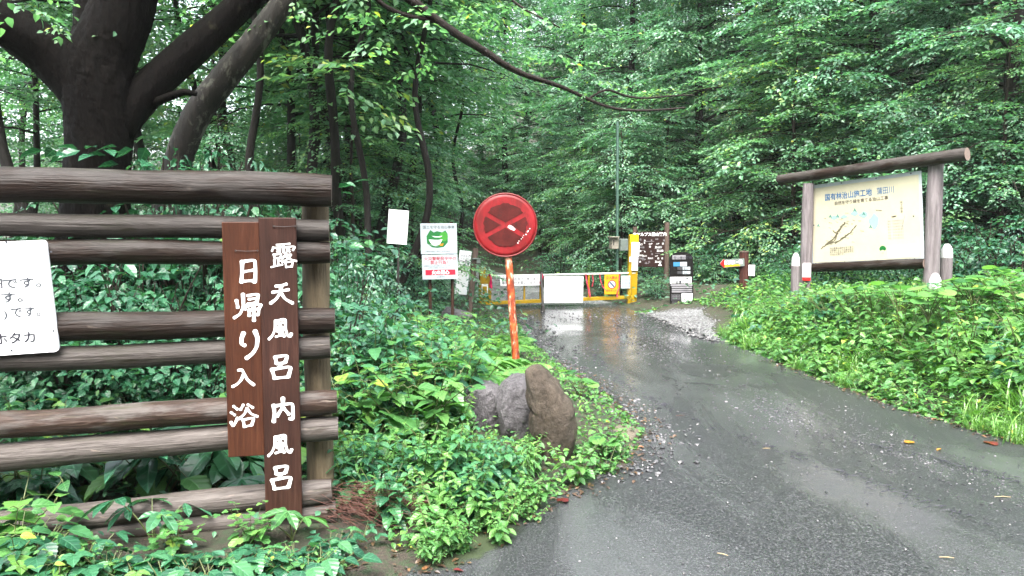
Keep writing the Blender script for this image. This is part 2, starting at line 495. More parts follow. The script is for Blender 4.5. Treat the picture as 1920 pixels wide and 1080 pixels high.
class Geo:
    def __init__(s):
        s.v = []; s.n = 0; s.lo = []; s.sz = []; s.mi = []; s.t = []; s.lc = []; s.sm = []

    def add(s, v, faces, mat=0, tint=.5, lco=None, smooth=False):
        v = np.asarray(v, float).reshape(-1, 3)
        k = len(v)
        s.v.append(v)
        s.t.append(np.broadcast_to(np.asarray(tint, float), (k,)).copy())
        s.lc.append(np.zeros((k, 3)) if lco is None else lco)
        if isinstance(faces, np.ndarray):
            f, m = faces.shape
            s.lo.append((faces + s.n).ravel())
            s.sz.append(np.full(f, m, int))
            s.mi.append(np.full(f, mat, int))
            s.sm.append(np.full(f, smooth, bool))
        else:
            for q in faces:
                s.lo.append(np.array(q) + s.n)
            s.sz.append(np.array([len(q) for q in faces], int))
            s.mi.append(np.full(len(faces), mat, int))
            s.sm.append(np.full(len(faces), smooth, bool))
        s.n += k

    def build(s, name, mats, parent=None, origin=None, rot=None):
        v = np.concatenate(s.v)
        base = np.array(origin if origin is not None else (wloc(parent) if parent else (0, 0, 0)), float)
        loc = v - base
        if rot is not None:
            loc = loc @ np.array(rot)          # rows . R  == R^T v
        me = bpy.data.meshes.new(name)
        lo = np.concatenate(s.lo); sz = np.concatenate(s.sz)
        me.vertices.add(len(v)); me.loops.add(len(lo)); me.polygons.add(len(sz))
        me.vertices.foreach_set('co', loc.astype(np.float32).ravel())
        me.loops.foreach_set('vertex_index', lo.astype(np.int32))
        st = np.concatenate(([0], np.cumsum(sz)[:-1]))
        me.polygons.foreach_set('loop_start', st.astype(np.int32))
        me.polygons.foreach_set('material_index', np.concatenate(s.mi).astype(np.int32))
        me.polygons.foreach_set('use_smooth', np.concatenate(s.sm))
        a = me.attributes.new('tint', 'FLOAT', 'POINT')
        a.data.foreach_set('value', np.concatenate(s.t).astype(np.float32))
        lc = np.concatenate(s.lc)
        if np.any(lc):
            a = me.attributes.new('lco', 'FLOAT_VECTOR', 'POINT')
            a.data.foreach_set('vector', lc.astype(np.float32).ravel())
        for m in (mats if isinstance(mats, (list, tuple)) else [mats]):
            me.materials.append(M[m] if isinstance(m, str) else m)
        me.update(calc_edges=True)
        me.validate()
        o = bpy.data.objects.new(name, me)
        COL.objects.link(o)
        if parent:
            o.parent = parent
            o.location = base - wloc(parent)
        else:
            o.location = base
        if rot is not None:
            o.rotation_euler = Matrix(np.array(rot).tolist()).to_euler()
        return o


def tag(o, label, cat, group=None):
    o['label'] = label
    o['category'] = cat
    if group:
        o['group'] = group
    return o


def thing(name, label, cat, loc=(0, 0, 0), group=None):
    o = bpy.data.objects.new(name, None)
    o.empty_display_size = .1
    COL.objects.link(o)
    o.location = loc
    return tag(o, label, cat, group)


def dup(root):
    r = root.copy()
    COL.objects.link(r)
    for ch in list(root.children):
        c = ch.copy()
        COL.objects.link(c)
        c.parent = r
        for g in ch.children:
            d = g.copy()
            COL.objects.link(d)
            d.parent = c
    return r


class Proto:
    """A built thing: its first placing moves it, later ones copy it with its parts."""
    def __init__(s, root):
        s.root = root; s.used = False

    def put(s, loc, rz=0, sc=1.0, label=None, group=None, tilt=(0, 0), name=None, cat=None):
        r = dup(s.root) if s.used else s.root
        s.used = True
        r.location = loc
        r.rotation_euler = (tilt[0], tilt[1], rz)
        r.scale = (sc, sc, sc) if isinstance(sc, (int, float)) else sc
        if label: r['label'] = label
        if group: r['group'] = group
        elif 'group' in r: del r['group']
        if name: r.name = name
        if cat: r['category'] = cat
        return r


def unit(v):
    v = np.asarray(v, float)
    return v / max(1e-9, np.linalg.norm(v))


def tube(g, pts, rad, seg=8, mat=0, cap=True, rough=0, rs=None, smooth=True, capmat=None, ridge=0.0):
    pts = np.asarray(pts, float)
    n = len(pts)
    rad = np.broadcast_to(np.asarray(rad, float), (n,))
    tg = np.gradient(pts, axis=0)
    up = np.array((0, 0, 1.0)) if abs(unit(pts[-1] - pts[0])[2]) < .9 else np.array((1.0, 0, 0))
    V = []
    prev = None
    for i in range(n):
        t = unit(tg[i])
        x = np.cross(t, up) if prev is None else prev - t * np.dot(prev, t)
        x = unit(x)
        y = np.cross(t, x)
        prev = x
        a = np.linspace(0, 2 * np.pi, seg, endpoint=False)
        rr = rad[i] * (1 + (rs.normal(0, rough, seg) if rough and rs is not None else 0))
        if ridge:
            q = i * .09
            rr = rr * (1 + ridge * (np.abs(np.sin(5.5 * a + 1.9 * np.sin(q * 1.3) + q * .3)) + .7 * np.abs(np.sin(11 * a - 1.4 * np.sin(q * 2.1 + 1))) + .4 * np.sin(3 * a + q) - .8))
        V.append(pts[i] + (np.cos(a) * rr)[:, None] * x + (np.sin(a) * rr)[:, None] * y)
    V = np.concatenate(V)
    i = np.arange(n - 1)[:, None] * seg
    j = np.arange(seg)[None]
    k = (j + 1) % seg
    F = np.stack([i + j, i + seg + j, i + seg + k, i + k], -1).reshape(-1, 4)[:, ::-1]
    g.add(V, F, mat, smooth=smooth)
    if cap:
        cm = mat if capmat is None else capmat
        g.add(V[:seg], [tuple(range(seg))], cm)
        g.add(V[-seg:], [tuple(range(seg))[::-1]], cm)


def box(g, c, size, ax=None, mat=0, bev=0.0):
    """Box with chamfered edges; ax = rows of the three local axes."""
    ax = np.eye(3) if ax is None else np.asarray(ax, float)
    h = np.asarray(size, float) / 2
    b = min(bev, min(h) * .9)
    if b <= 0:
        s = np.array([(x, y, z) for x in (-1, 1) for y in (-1, 1) for z in (-1, 1)], float) * h
        F = np.array([(0, 1, 3, 2), (4, 6, 7, 5), (0, 4, 5, 1), (2, 3, 7, 6), (0, 2, 6, 4), (1, 5, 7, 3)])
        g.add(np.asarray(c) + s @ ax, F, mat)
        return
    bm = bmesh.new()
    bmesh.ops.create_cube(bm, size=1)
    for v in bm.verts:
        v.co = Vector([v.co[i] * 2 * h[i] for i in range(3)])
    bmesh.ops.bevel(bm, geom=bm.edges[:], offset=b, segments=2, affect='EDGES', profile=.5)
    bm.verts.ensure_lookup_table()
    V = np.array([v.co[:] for v in bm.verts])
    F = [[v.index for v in f.verts] for f in bm.faces]
    bm.free()
    g.add(np.asarray(c) + V @ ax, F, mat)


class Fr:
    """A board's own frame: u to the right along it, v up it, w out of its face."""
    def __init__(s, a, b, upv=(0, 0, 1)):
        s.o = np.asarray(a, float)
        s.u = unit(np.asarray(b, float) - s.o)
        s.width = float(np.linalg.norm(np.asarray(b) - s.o))
        v = np.asarray(upv, float)
        s.v = unit(v - s.u * np.dot(v, s.u))
        s.w = np.cross(s.u, s.v)
        s.ax = np.array((s.u, s.v, s.w))

    def p(s, a, b, c=0.0):
        return s.o + a * s.u + b * s.v + c * s.w


def fbox(g, fr, a0, a1, b0, b1, c0, c1, mat=0, bev=0.0):
    box(g, fr.p((a0 + a1) / 2, (b0 + b1) / 2, (c0 + c1) / 2), (a1 - a0, b1 - b0, c1 - c0), fr.ax, mat, bev)


def fpoly(g, fr, pts, c0, c1, mat=0):
    """Prism of a 2-D outline on the board (counter-clockwise)."""
    n = len(pts)
    V = [fr.p(x, y, c1) for x, y in pts] + [fr.p(x, y, c0) for x, y in pts]
    F = [tuple(range(n))] + [tuple(range(2 * n - 1, n - 1, -1))] + [(i, n + i, n + (i + 1) % n, (i + 1) % n) for i in range(n)]
    g.add(V, F, mat)


def circ(cx, cy, r, n=40, a0=0, a1=2 * math.pi, ry=None):
    full = abs(a1 - a0 - 2 * math.pi) < 1e-6
    k = n if full else n + 1
    return [(cx + r * math.cos(a0 + (a1 - a0) * i / n), cy + (ry or r) * math.sin(a0 + (a1 - a0) * i / n)) for i in range(k)]


_tc = bpy.data.curves.new('text_source', 'FONT')
_to = bpy.data.objects.new('text_source', _tc)


def text(g, fr, body, a, b, size, mat=0, c=.003, align='LEFT', bold=0.0, sx=1.0, vertical=False, line=1.0, shear=0.0):
    if vertical:
        for i, ch in enumerate(body):
            text(g, fr, ch, a, b - i * size * line, size, mat, c, 'CENTER', bold, sx)
        return
    _tc.body = body
    _tc.size = 1.0
    _tc.align_x = align
    _tc.offset = bold
    _tc.shear = shear
    _tc.resolution_u = 3
    me = bpy.data.meshes.new_from_object(_to)
    if len(me.vertices):
        V = np.array([v.co[:] for v in me.vertices])
        P = fr.o + (a + V[:, :1] * size * sx) * fr.u + (b + V[:, 1:2] * size) * fr.v + c * fr.w
        g.add(P, [list(p.vertices) for p in me.polygons], mat)
    bpy.data.meshes.remove(me)


BRUSH = {
 '日': [((25, 8), (23, 60), (20, 97)), ((25, 11), (60, 5), (76, 5), (77, 50), (74, 98), (66, 92)), ((28, 52), (68, 46)), ((24, 92), (70, 89))],
 '天': [((28, 18), (50, 16), (74, 9)), ((14, 44), (50, 39), (82, 33)), ((51, 15), (47, 45), (30, 72), (4, 92)), ((48, 46), (66, 74), (98, 93))],
 '風': [((33, 12), (30, 50), (18, 78), (2, 94)), ((33, 15), (66, 7), (74, 10), (73, 48), (80, 78), (92, 86), (98, 70)), ((44, 27), (63, 22)),
       ((38, 42), (40, 61)), ((38, 43), (62, 39), (60, 58)), ((40, 61), (60, 58)), ((50, 28), (50, 78)), ((32, 83), (60, 76)), ((60, 66), (68, 84))],
 '呂': [((27, 11), (32, 38)), ((27, 12), (66, 7), (73, 10), (64, 35)), ((32, 38), (64, 35)), ((51, 38), (40, 54)),
       ((14, 58), (24, 97)), ((14, 60), (76, 52), (86, 55), (74, 93)), ((24, 95), (74, 92))],
 '内': [((15, 28), (18, 60), (14, 95)), ((15, 33), (72, 26), (86, 27), (86, 88), (72, 84)), ((50, 2), (49, 38), (26, 74)), ((50, 40), (72, 68))],
 '帰': [((12, 28), (17, 56)), ((35, 6), (36, 50), (24, 78), (2, 92)), ((50, 13), (78, 8), (88, 9), (80, 40)), ((54, 26), (80, 23)), ((50, 42), (80, 38)),
       ((45, 49), (41, 62)), ((45, 51), (88, 44), (97, 46), (88, 60)), ((55, 63), (55, 86)), ((55, 65), (88, 60), (85, 84), (77, 80)), ((70, 50), (70, 104))],
 'り': [((30, 10), (22, 30), (22, 50), (34, 56)), ((68, 4), (77, 30), (73, 62), (58, 86), (36, 102))],
 '入': [((32, 14), (48, 12), (56, 28), (72, 62), (100, 86)), ((56, 34), (42, 62), (24, 80), (4, 90))],
 '浴': [((13, 12), (28, 26)), ((3, 36), (18, 48)), ((2, 74), (10, 94), (28, 58)), ((50, 8), (38, 28)), ((66, 8), (86, 22)),
       ((64, 22), (54, 44), (32, 64)), ((64, 26), (78, 46), (102, 58)), ((47, 66), (52, 97)), ((47, 68), (80, 62), (88, 64), (78, 92)), ((52, 95), (78, 91))],
 '露': [((24, 9), (76, 4)), ((12, 18), (6, 34)), ((12, 21), (86, 15), (95, 17), (86, 31)), ((50, 6), (50, 40)), ((27, 26), (39, 29)), ((25, 35), (38, 38)),
       ((62, 24), (74, 27)), ((62, 33), (75, 36)), ((12, 46), (17, 62)), ((12, 48), (42, 44), (39, 59)), ((17, 62), (39, 59)), ((29, 60), (29, 90)),
       ((29, 74), (42, 71)), ((15, 68), (15, 93)), ((2, 97), (46, 87)), ((61, 40), (46, 64)), ((58, 50), (82, 46), (68, 64), (44, 78)), ((58, 54), (76, 66), (100, 74)),
       ((56, 77), (60, 99)), ((56, 79), (86, 74), (80, 97)), ((60, 97), (80, 95))],
}


def brush(g, fr, ch, a, b, size, mat=0, c=.003, wid=13.0):
    """Brush-written character, one swelling ribbon per stroke; (a, b) is its top-left."""
    st = BRUSH[ch]
    n = len(st)
    wid = wid * (1.0 if n < 8 else .82 if n < 12 else .62)
    for k, s in enumerate(st):
        P = np.array(s, float)
        t = np.linspace(0, len(P) - 1, (len(P) - 1) * 6 + 1)
        X = np.stack([np.interp(t, np.arange(len(P)), P[:, i]) for i in (0, 1)], 1)
        for _ in range(2):
            X[1:-1] = (X[:-2] + 2 * X[1:-1] + X[2:]) / 4
        T = np.gradient(X, axis=0)
        T /= np.linalg.norm(T, axis=1)[:, None] + 1e-9
        Nn = np.stack([-T[:, 1], T[:, 0]], 1)
        f = np.linspace(0, 1, len(X))
        horiz = np.abs(T[:, 0])
        w = wid / 2 * (1.12 - .32 * horiz) * (.75 + .35 * np.abs(2 * f - 1) ** 1.5)
        X = np.concatenate([[X[0] - T[0] * wid * .3], X, [X[-1] + T[-1] * wid * .25]])
        Nn = np.concatenate([[Nn[0]], Nn, [Nn[-1]]])
        w = np.concatenate([[w[0] * .45], w, [w[-1] * .35]])
        A = X + Nn * w[:, None]
        B = X - Nn * w[:, None]
        cc = c + k * .00012
        sc = size / 100
        V = [fr.p(a + x * sc, b - y * sc, cc) for x, y in A] + [fr.p(a + x * sc, b - y * sc, cc) for x, y in B]
        m = len(A)
        g.add(V, np.array([(i, i + 1, m + i + 1, m + i) for i in range(m - 1)]), mat)


# ------------------------------------------------------------------ leaves
def tmpl_ovate(w=.3, fold=.25, curl=.25, nseg=6, serr=.0, peak=.4):
    t = np.linspace(0, 1, nseg + 1)
    prof = w * np.sin(np.pi * t ** (math.log(.5) / math.log(peak))) ** .85
    prof[0] = prof[-1] = 0
    V, L = [], []
    for i, y in enumerate(t):
        hw = prof[i] * (1 + (serr if i % 2 else -serr))
        if 0 < i < nseg:
            V += [(-hw, y, fold * hw), (0, y, 0), (hw, y, fold * hw)]
        else:
            V += [(0, y, 0)]
    V = np.array(V)
    V[:, 2] -= curl * V[:, 1] ** 2
    idx = [[0, 0, 0]] + [[1 + 3 * i, 2 + 3 * i, 3 + 3 * i] for i in range(nseg - 1)] + [[1 + 3 * (nseg - 1)] * 3]
    F = []
    for i in range(nseg):
        a, b = idx[i], idx[i + 1]
        if i == 0:
            F += [(a[0], b[1], b[0]), (a[0], b[2], b[1])]
        elif i == nseg - 1:
            F += [(a[0], a[1], b[0]), (a[1], a[2], b[0])]
        else:
            F += [(a[0], a[1], b[1]), (a[0], b[1], b[0]), (a[1], a[2], b[2]), (a[1], b[2], b[1])]
    return V, np.array(F), V * (1, 1, 0)


def tmpl_polar(fn, n=26, cup=.12, droop=.2):
    th = np.linspace(-np.pi, np.pi, n, endpoint=False) + np.pi / n
    r = np.array([fn(a) for a in th])
    X = np.sin(th) * r
    Y = np.cos(th) * r + .12
    V = np.concatenate([[(0, .12, 0)], np.stack([X, Y, cup * np.abs(X) - droop * (X ** 2 + Y ** 2)], 1)])
    F = np.array([(0, 1 + (i + 1) % n, 1 + i) for i in range(n) if i != n - 1])
    return V, F, V * (1, 1, 0)


def merge_tmpl(parts):
    V, F, L, n = [], [], [], 0
    for (v, f, l), ang, sc, off in parts:
        c, s = math.cos(ang), math.sin(ang)
        w = v * sc
        w = np.stack([w[:, 0] * c + w[:, 1] * s + off[0], -w[:, 0] * s + w[:, 1] * c + off[1], w[:, 2] - .25 * abs(ang) * .2 * v[:, 1]], 1)
        V.append(w); F.append(f + n); L.append(l); n += len(v)
    return np.concatenate(V), np.concatenate(F), np.concatenate(L)


T_FAR = (np.array([(0, 0, 0), (-.30, .42, .07), (0, 1, -.10), (.30, .42, .07)]), np.array([(0, 2, 1), (0, 3, 2)]),
         np.array([(0, 0, 0), (-.3, .42, 0), (0, 1, 0), (.3, .42, 0)], float))
T_MID = tmpl_ovate(.30, .25, .22, 3)
T_NEAR = tmpl_ovate(.31, .28, .25, 9, .09, .38)
T_NARROW = tmpl_ovate(.16, .3, .3, 6, 0, .42)
T_BIG = tmpl_ovate(.40, .2, .28, 11, .07, .36)
T_LOBED = tmpl_polar(lambda a: .62 * (.52 + .48 * abs(math.cos(1.5 * a)) ** .8) * (1 - .30 * (abs(a) / math.pi) ** 3) * (1 + .07 * math.cos(13 * a)), 40, .10, .18)
T_ROUND = tmpl_polar(lambda a: .55 * (1 - .35 * max(0, (abs(a) - 2.5) / .64)) * (1 + .03 * math.cos(17 * a)), 34, .12, .12)
T_PALM = merge_tmpl([(tmpl_ovate(.21, .3, .25, 7, .06, .58), a, s, (0, .05)) for a, s in ((-1.9, .62), (-.95, .9), (0, 1), (.95, .9), (1.9, .62))])
T_TRI = merge_tmpl([(tmpl_ovate(.33, .25, .22, 7, .09, .4), a, s, o) for a, s, o in ((-1.35, .72, (0, .22)), (0, .8, (0, .3)), (1.35, .72, (0, .22)))])


def leaves(g, pos, dr, nr, size, tm, mat=0, tint=None, rs=None):
    V, F, L = tm
    pos = np.asarray(pos); dr = np.asarray(dr); nr = np.asarray(nr)
    K = len(pos)
    if K == 0:
        return
    dr = dr / (np.linalg.norm(dr, axis=1)[:, None] + 1e-9)
    x = np.cross(dr, nr)
    x /= np.linalg.norm(x, axis=1)[:, None] + 1e-9
    nr = np.cross(x, dr)
    size = np.broadcast_to(np.asarray(size, float), (K,))
    P = pos[:, None] + size[:, None, None] * (V[None, :, 0:1] * x[:, None] + V[None, :, 1:2] * dr[:, None] + V[None, :, 2:3] * nr[:, None])
    n = len(V)
    FF = (F[None] + (np.arange(K) * n)[:, None, None]).reshape(-1, F.shape[1])
    t = np.repeat(tint if tint is not None else (rs or np.random.RandomState(0)).uniform(0, 1, K), n)
    g.add(P.reshape(-1, 3), FF, mat, t, np.tile(L, (K, 1)))


def spray(rs, L, leaf, dens=1.15, flat=.36):
    """Flattened fan of leaves on side twigs, lying along +X; returns pos, dir, normal, size."""
    pos, dr, sz = [], [], []
    nt = max(4, int(L / (leaf * 1.15) * dens))
    for i in range(nt):
        t = .12 + .88 * (i + rs.uniform(0, .6)) / nt
        side = 1 if i % 2 else -1
        ang = side * rs.uniform(.6, 1.05) * (1 - .35 * t)
        tl = L * (.50 - .33 * t) * rs.uniform(.7, 1.2)
        b = np.array((L * t, rs.normal(0, .02 * L), -.20 * L * t * t))
        d = np.array((math.cos(ang), math.sin(ang), -.12 + rs.normal(0, .12)))
        nl = max(2, int(tl / (leaf * .62)))
        for j in range(nl):
            f = (j + .5) / nl
            p = b + d * tl * f + (0, 0, -.16 * tl * f * f)
            s2 = 1 if j % 2 else -1
            a2 = ang + s2 * rs.uniform(.5, 1.0) * (1 if j < nl - 1 else .2)
            pos.append(p)
            dr.append((math.cos(a2), math.sin(a2), rs.normal(-.22, .22)))
            sz.append(leaf * rs.uniform(.7, 1.2))
    pos = np.array(pos); dr = np.array(dr)
    nr = np.stack([rs.normal(0, flat, len(pos)), rs.normal(0, flat, len(pos)), np.ones(len(pos))], 1)
    return pos, dr, nr, np.array(sz)


def rotz(a):
    c, s = math.cos(a), math.sin(a)
    return np.array(((c, -s, 0), (s, c, 0), (0, 0, 1)))


def roty(a):
    c, s = math.cos(a), math.sin(a)
    return np.array(((c, 0, s), (0, 1, 0), (-s, 0, c)))


class Crown:
    def __init__(s): s.p = []; s.d = []; s.n = []; s.s = []; s.t = []

    def add(s, sp, Rm, off, sc, tint):
        p, d, n, z = sp
        s.p.append(p * sc @ Rm.T + off); s.d.append(d @ Rm.T); s.n.append(n @ Rm.T); s.s.append(z * sc); s.t.append(tint)

    def geo(s, tm):
        g = Geo()
        leaves(g, np.concatenate(s.p), np.concatenate(s.d), np.concatenate(s.n), np.concatenate(s.s), tm, 0, np.concatenate(s.t))
        return g


def make_tree(seed, Ht, tr, h0, cr, nb, leaf, leafmat, bark, sprays=6, spl=1.2, lean=.02, label='', name='forest_tree', tm=T_FAR, prof='dome', twig=True):
    rs = np.random.RandomState(seed)
    root = thing(name, label, 'tree')
    gt = Geo()
    n = 12
    z = np.linspace(-.3, Ht, n)
    wx = np.cumsum(rs.normal(0, lean, n)) * Ht / n * 3
    wy = np.cumsum(rs.normal(0, lean, n)) * Ht / n * 3
    zf = np.linspace(-.3, Ht, 40)
    wx, wy, z, n = np.interp(zf, z, wx), np.interp(zf, z, wy), zf, 40
    for _ in range(10):
        wx[1:-1] = (wx[:-2] + 2 * wx[1:-1] + wx[2:]) / 4
        wy[1:-1] = (wy[:-2] + 2 * wy[1:-1] + wy[2:]) / 4
    wx -= np.interp(0, z, wx); wy -= np.interp(0, z, wy)
    tp = np.stack([wx, wy, z], 1)
    rr = tr * (1 - .85 * np.clip(z / Ht, 0, 1)) * (1 + .5 * np.exp(-np.maximum(z, 0) * 3))
    tube(gt, tp, rr, 9, rough=.05, rs=rs)
    lib = [spray(rs, spl, leaf) for _ in range(5)]
    cw = Crown()
    for i in range(nb):
        f = (i + rs.uniform(0, 1)) / nb
        h = h0 + (Ht * .98 - h0) * f
        pr = (.55 + .45 * math.sin(math.pi * min(1, f * 1.1 + .15))) * (1 - f ** 3 * .65) if prof == 'dome' else (1 - .8 * f)
        Lb = cr * pr * rs.uniform(.65, 1.15)
        azi = i * 2.4 + rs.uniform(-.5, .5)
        b = np.array([np.interp(h, z, tp[:, k]) for k in range(3)])
        ts = np.linspace(0, 1, 5)
        rise = rs.uniform(.1, .5) * (1 if prof == 'dome' else .1)
        bp = b + np.stack([np.cos(azi + .3 * ts * rs.normal()) * Lb * ts, np.sin(azi) * Lb * ts, Lb * (rise * ts - (.25 + rise * .5) * ts ** 2)], 1)
        tube(gt, bp, np.linspace(max(.012, tr * .28 * (1 - .6 * f)), .006, 5), 5, cap=False)
        bt = rs.uniform(-.22, .22)
        for k in range(sprays):
            q = .25 + .75 * (k + rs.uniform(0, .8)) / sprays
            o = np.array([np.interp(q, ts, bp[:, m]) for m in range(3)]) + rs.normal(0, .12, 3) * (1, 1, .8)
            sp = lib[rs.randint(5)]
            a2 = azi + (rs.uniform(.3, 1.25) * (1 if k % 2 else -1) if k < sprays - 1 else 0)
            t = np.clip(rs.normal(.42 + bt, .2, len(sp[0])), 0, .88)
            t = np.where(rs.uniform(0, 1, len(t)) < .006, 1.0, t)
            cw.add(sp, rotz(a2) @ roty(rs.normal(.12, .2)), o, rs.uniform(.7, 1.2), t)
            if twig:
                e = o + rotz(a2) @ np.array((spl * .8, 0, -.12 * spl))
                tube(gt, [o, (o + e) / 2 + (0, 0, .03), e], [.008, .005, .003], 3, cap=False)
    gt.build('trunk', bark, root, origin=(0, 0, 0))
    cw.geo(tm).build('crown', leafmat, root, origin=(0, 0, 0))
    return Proto(root)


def make_shrub(seed, Ht, Rr, ns, leaf, leafmat, spl=.6, sprays=5, name='shrub', tm=T_MID, cat='shrub', flat=.35, lowest=.15):
    rs = np.random.RandomState(seed)
    root = thing(name, '', cat)
    gt = Geo()
    lib = [spray(rs, spl, leaf, 1.0, flat) for _ in range(4)]
    cw = Crown()
    for i in range(ns):
        az_ = i * 2.4 + rs.uniform(-.5, .5)
        out = Rr * rs.uniform(.15, .95)
        h = Ht * rs.uniform(.6, 1.0) * (1 - .3 * out / Rr)
        ts = np.linspace(0, 1, 6)
        P = np.stack([np.cos(az_) * (.08 + out * ts ** 1.4), np.sin(az_) * (.08 + out * ts ** 1.4), -.05 + h * ts * (1.12 - .12 * ts)], 1)
        tube(gt, P, np.linspace(.014, .004, 6), 5, cap=False)
        bt = rs.uniform(-.2, .2)
        for k in range(sprays):
            q = lowest + (1 - lowest) * (k + rs.uniform(0, .9)) / sprays
            o = np.array([np.interp(q, ts, P[:, m]) for m in range(3)])
            sp = lib[rs.randint(4)]
            a2 = az_ + rs.uniform(-2.2, 2.2)
            t = np.clip(rs.normal(.42 + bt, .2, len(sp[0])), 0, .88)
            t = np.where(rs.uniform(0, 1, len(t)) < .006, 1.0, t)
            cw.add(sp, rotz(a2) @ roty(rs.normal(-.05, .3)), o, rs.uniform(.6, 1.15), t)
    gt.build('stem', 'twig', root, origin=(0, 0, 0))
    cw.geo(tm).build('foliage', leafmat, root, origin=(0, 0, 0))
    return Proto(root)


def make_herb(seed, Ht, ns, leaf, tm, leafmat, pairs=6, spread=.3, name='weed_plant', cat='weed', pet=.15, first=.25, droop=-.25):
    """Several leafy stems from one root; opposite leaves turning a quarter at each node."""
    rs = np.random.RandomState(seed)
    g = Geo()
    pos, dr, nr, sz, tt = [], [], [], [], []
    for i in range(ns):
        az_ = i * 2.4 + rs.uniform(-.6, .6)
        out = spread * rs.uniform(.2, 1) * Ht
        h = Ht * rs.uniform(.65, 1.0)
        ts = np.linspace(0, 1, 6)
        P = np.stack([np.cos(az_) * (.02 + out * ts ** 1.6), np.sin(az_) * (.02 + out * ts ** 1.6), -.03 + (h + .03) * ts], 1)
        tube(g, P, np.linspace(.0045, .0018, 6), 4, 1, cap=False)
        bt = rs.uniform(-.15, .15)
        for k in range(pairs):
            q = first + (1 - first) * (k + .3) / (pairs - .7) if pairs > 1 else 1
            q = min(q, 1)
            o = np.array([np.interp(q, ts, P[:, m]) for m in range(3)])
            for side in (0, 1):
                a = az_ + k * 1.57 + side * math.pi + rs.normal(0, .25)
                el_ = droop + rs.normal(0, .2) + .5 * (q - .5)
                d = np.array((math.cos(a), math.sin(a), el_))
                s_ = leaf * rs.uniform(.75, 1.1) * (1.05 - .55 * max(0, q - .55) / .45)
                o2 = o + d * pet * s_
                if pet > .3:
                    tube(g, [o, (o + o2) / 2 + (0, 0, .01), o2], [.0025, .002, .0015], 3, 1, cap=False)
                pos.append(o2); dr.append(d); sz.append(s_)
                nr.append(np.array((-math.cos(a) * el_, -math.sin(a) * el_, 1)) + rs.normal(0, .18, 3))
                tt.append(np.clip(rs.normal(.40 + bt + .22 * (q - .5), .16), 0, .88))
    leaves(g, pos, dr, nr, np.array(sz), tm, 0, np.array(tt))
    o = g.build(name, [leafmat, 'stem'], origin=(0, 0, 0))
    tag(o, '', cat)
    return Proto(o)


def make_rosette(seed, n, Ht, leaf, tm, leafmat, name, cat, spread=.6, el=.0):
    """Leaves on long stalks from the ground: big round or palmate leaves."""
    rs = np.random.RandomState(seed)
    g = Geo()
    pos, dr, nr, sz, tt = [], [], [], [], []
    for i in range(n):
        a = i * 2.4 + rs.uniform(-.5, .5)
        h = Ht * rs.uniform(.5, 1.0)
        ro = spread * Ht * rs.uniform(.3, 1.0)
        ts = np.linspace(0, 1, 5)
        P = np.stack([np.cos(a) * ro * ts ** 1.5, np.sin(a) * ro * ts ** 1.5, -.03 + (h + .03) * ts], 1)
        tube(g, P, np.linspace(.006, .003, 5), 4, 1, cap=False)
        d = np.array((math.cos(a), math.sin(a), el + rs.normal(-.15, .15)))
        pos.append(P[-1] - d * .05 * leaf); dr.append(d)
        nr.append(np.array((math.cos(a) * .25, math.sin(a) * .25, 1)) + rs.normal(0, .15, 3))
        sz.append(leaf * rs.uniform(.7, 1.1)); tt.append(np.clip(rs.normal(.42, .16), 0, .86))
    leaves(g, pos, dr, nr, np.array(sz), tm, 0, np.array(tt))
    o = g.build(name, [leafmat, 'stem'], origin=(0, 0, 0))
    tag(o, '', cat)
    return Proto(o)


def make_grass(seed, n, L, name='grass_tuft'):
    rs = np.random.RandomState(seed)
    g = Geo()
    for i in range(n):
        a = rs.uniform(0, 6.28)
        l = L * rs.uniform(.5, 1.1)
        w = rs.uniform(.0025, .0055)
        k = rs.uniform(.35, .95)
        ts = np.linspace(0, 1, 7)
        out = l * k * ts ** 1.5 * .9
        zz = l * (ts * (1.05 - .25 * k) - .75 * k * ts ** 2.6)
        b = rs.normal(0, .06, 2)
        c = np.stack([b[0] + np.cos(a) * out, b[1] + np.sin(a) * out, zz - .02], 1)
        sdir = np.array((-math.sin(a), math.cos(a), 0))
        ww = w * np.array((.8, 1, 1, .95, .8, .5, .08))
        V = np.concatenate([c - sdir * ww[:, None], c + sdir * ww[:, None] + (0, 0, .002)])
        g.add(V, np.array([(j, j + 1, 8 + j, 7 + j) for j in range(6)]), 0, np.clip(rs.normal(.45, .2), 0, .95))
    o = g.build(name, ['leaf_grass'], origin=(0, 0, 0))
    tag(o, '', 'grass tuft')
    return Proto(o)


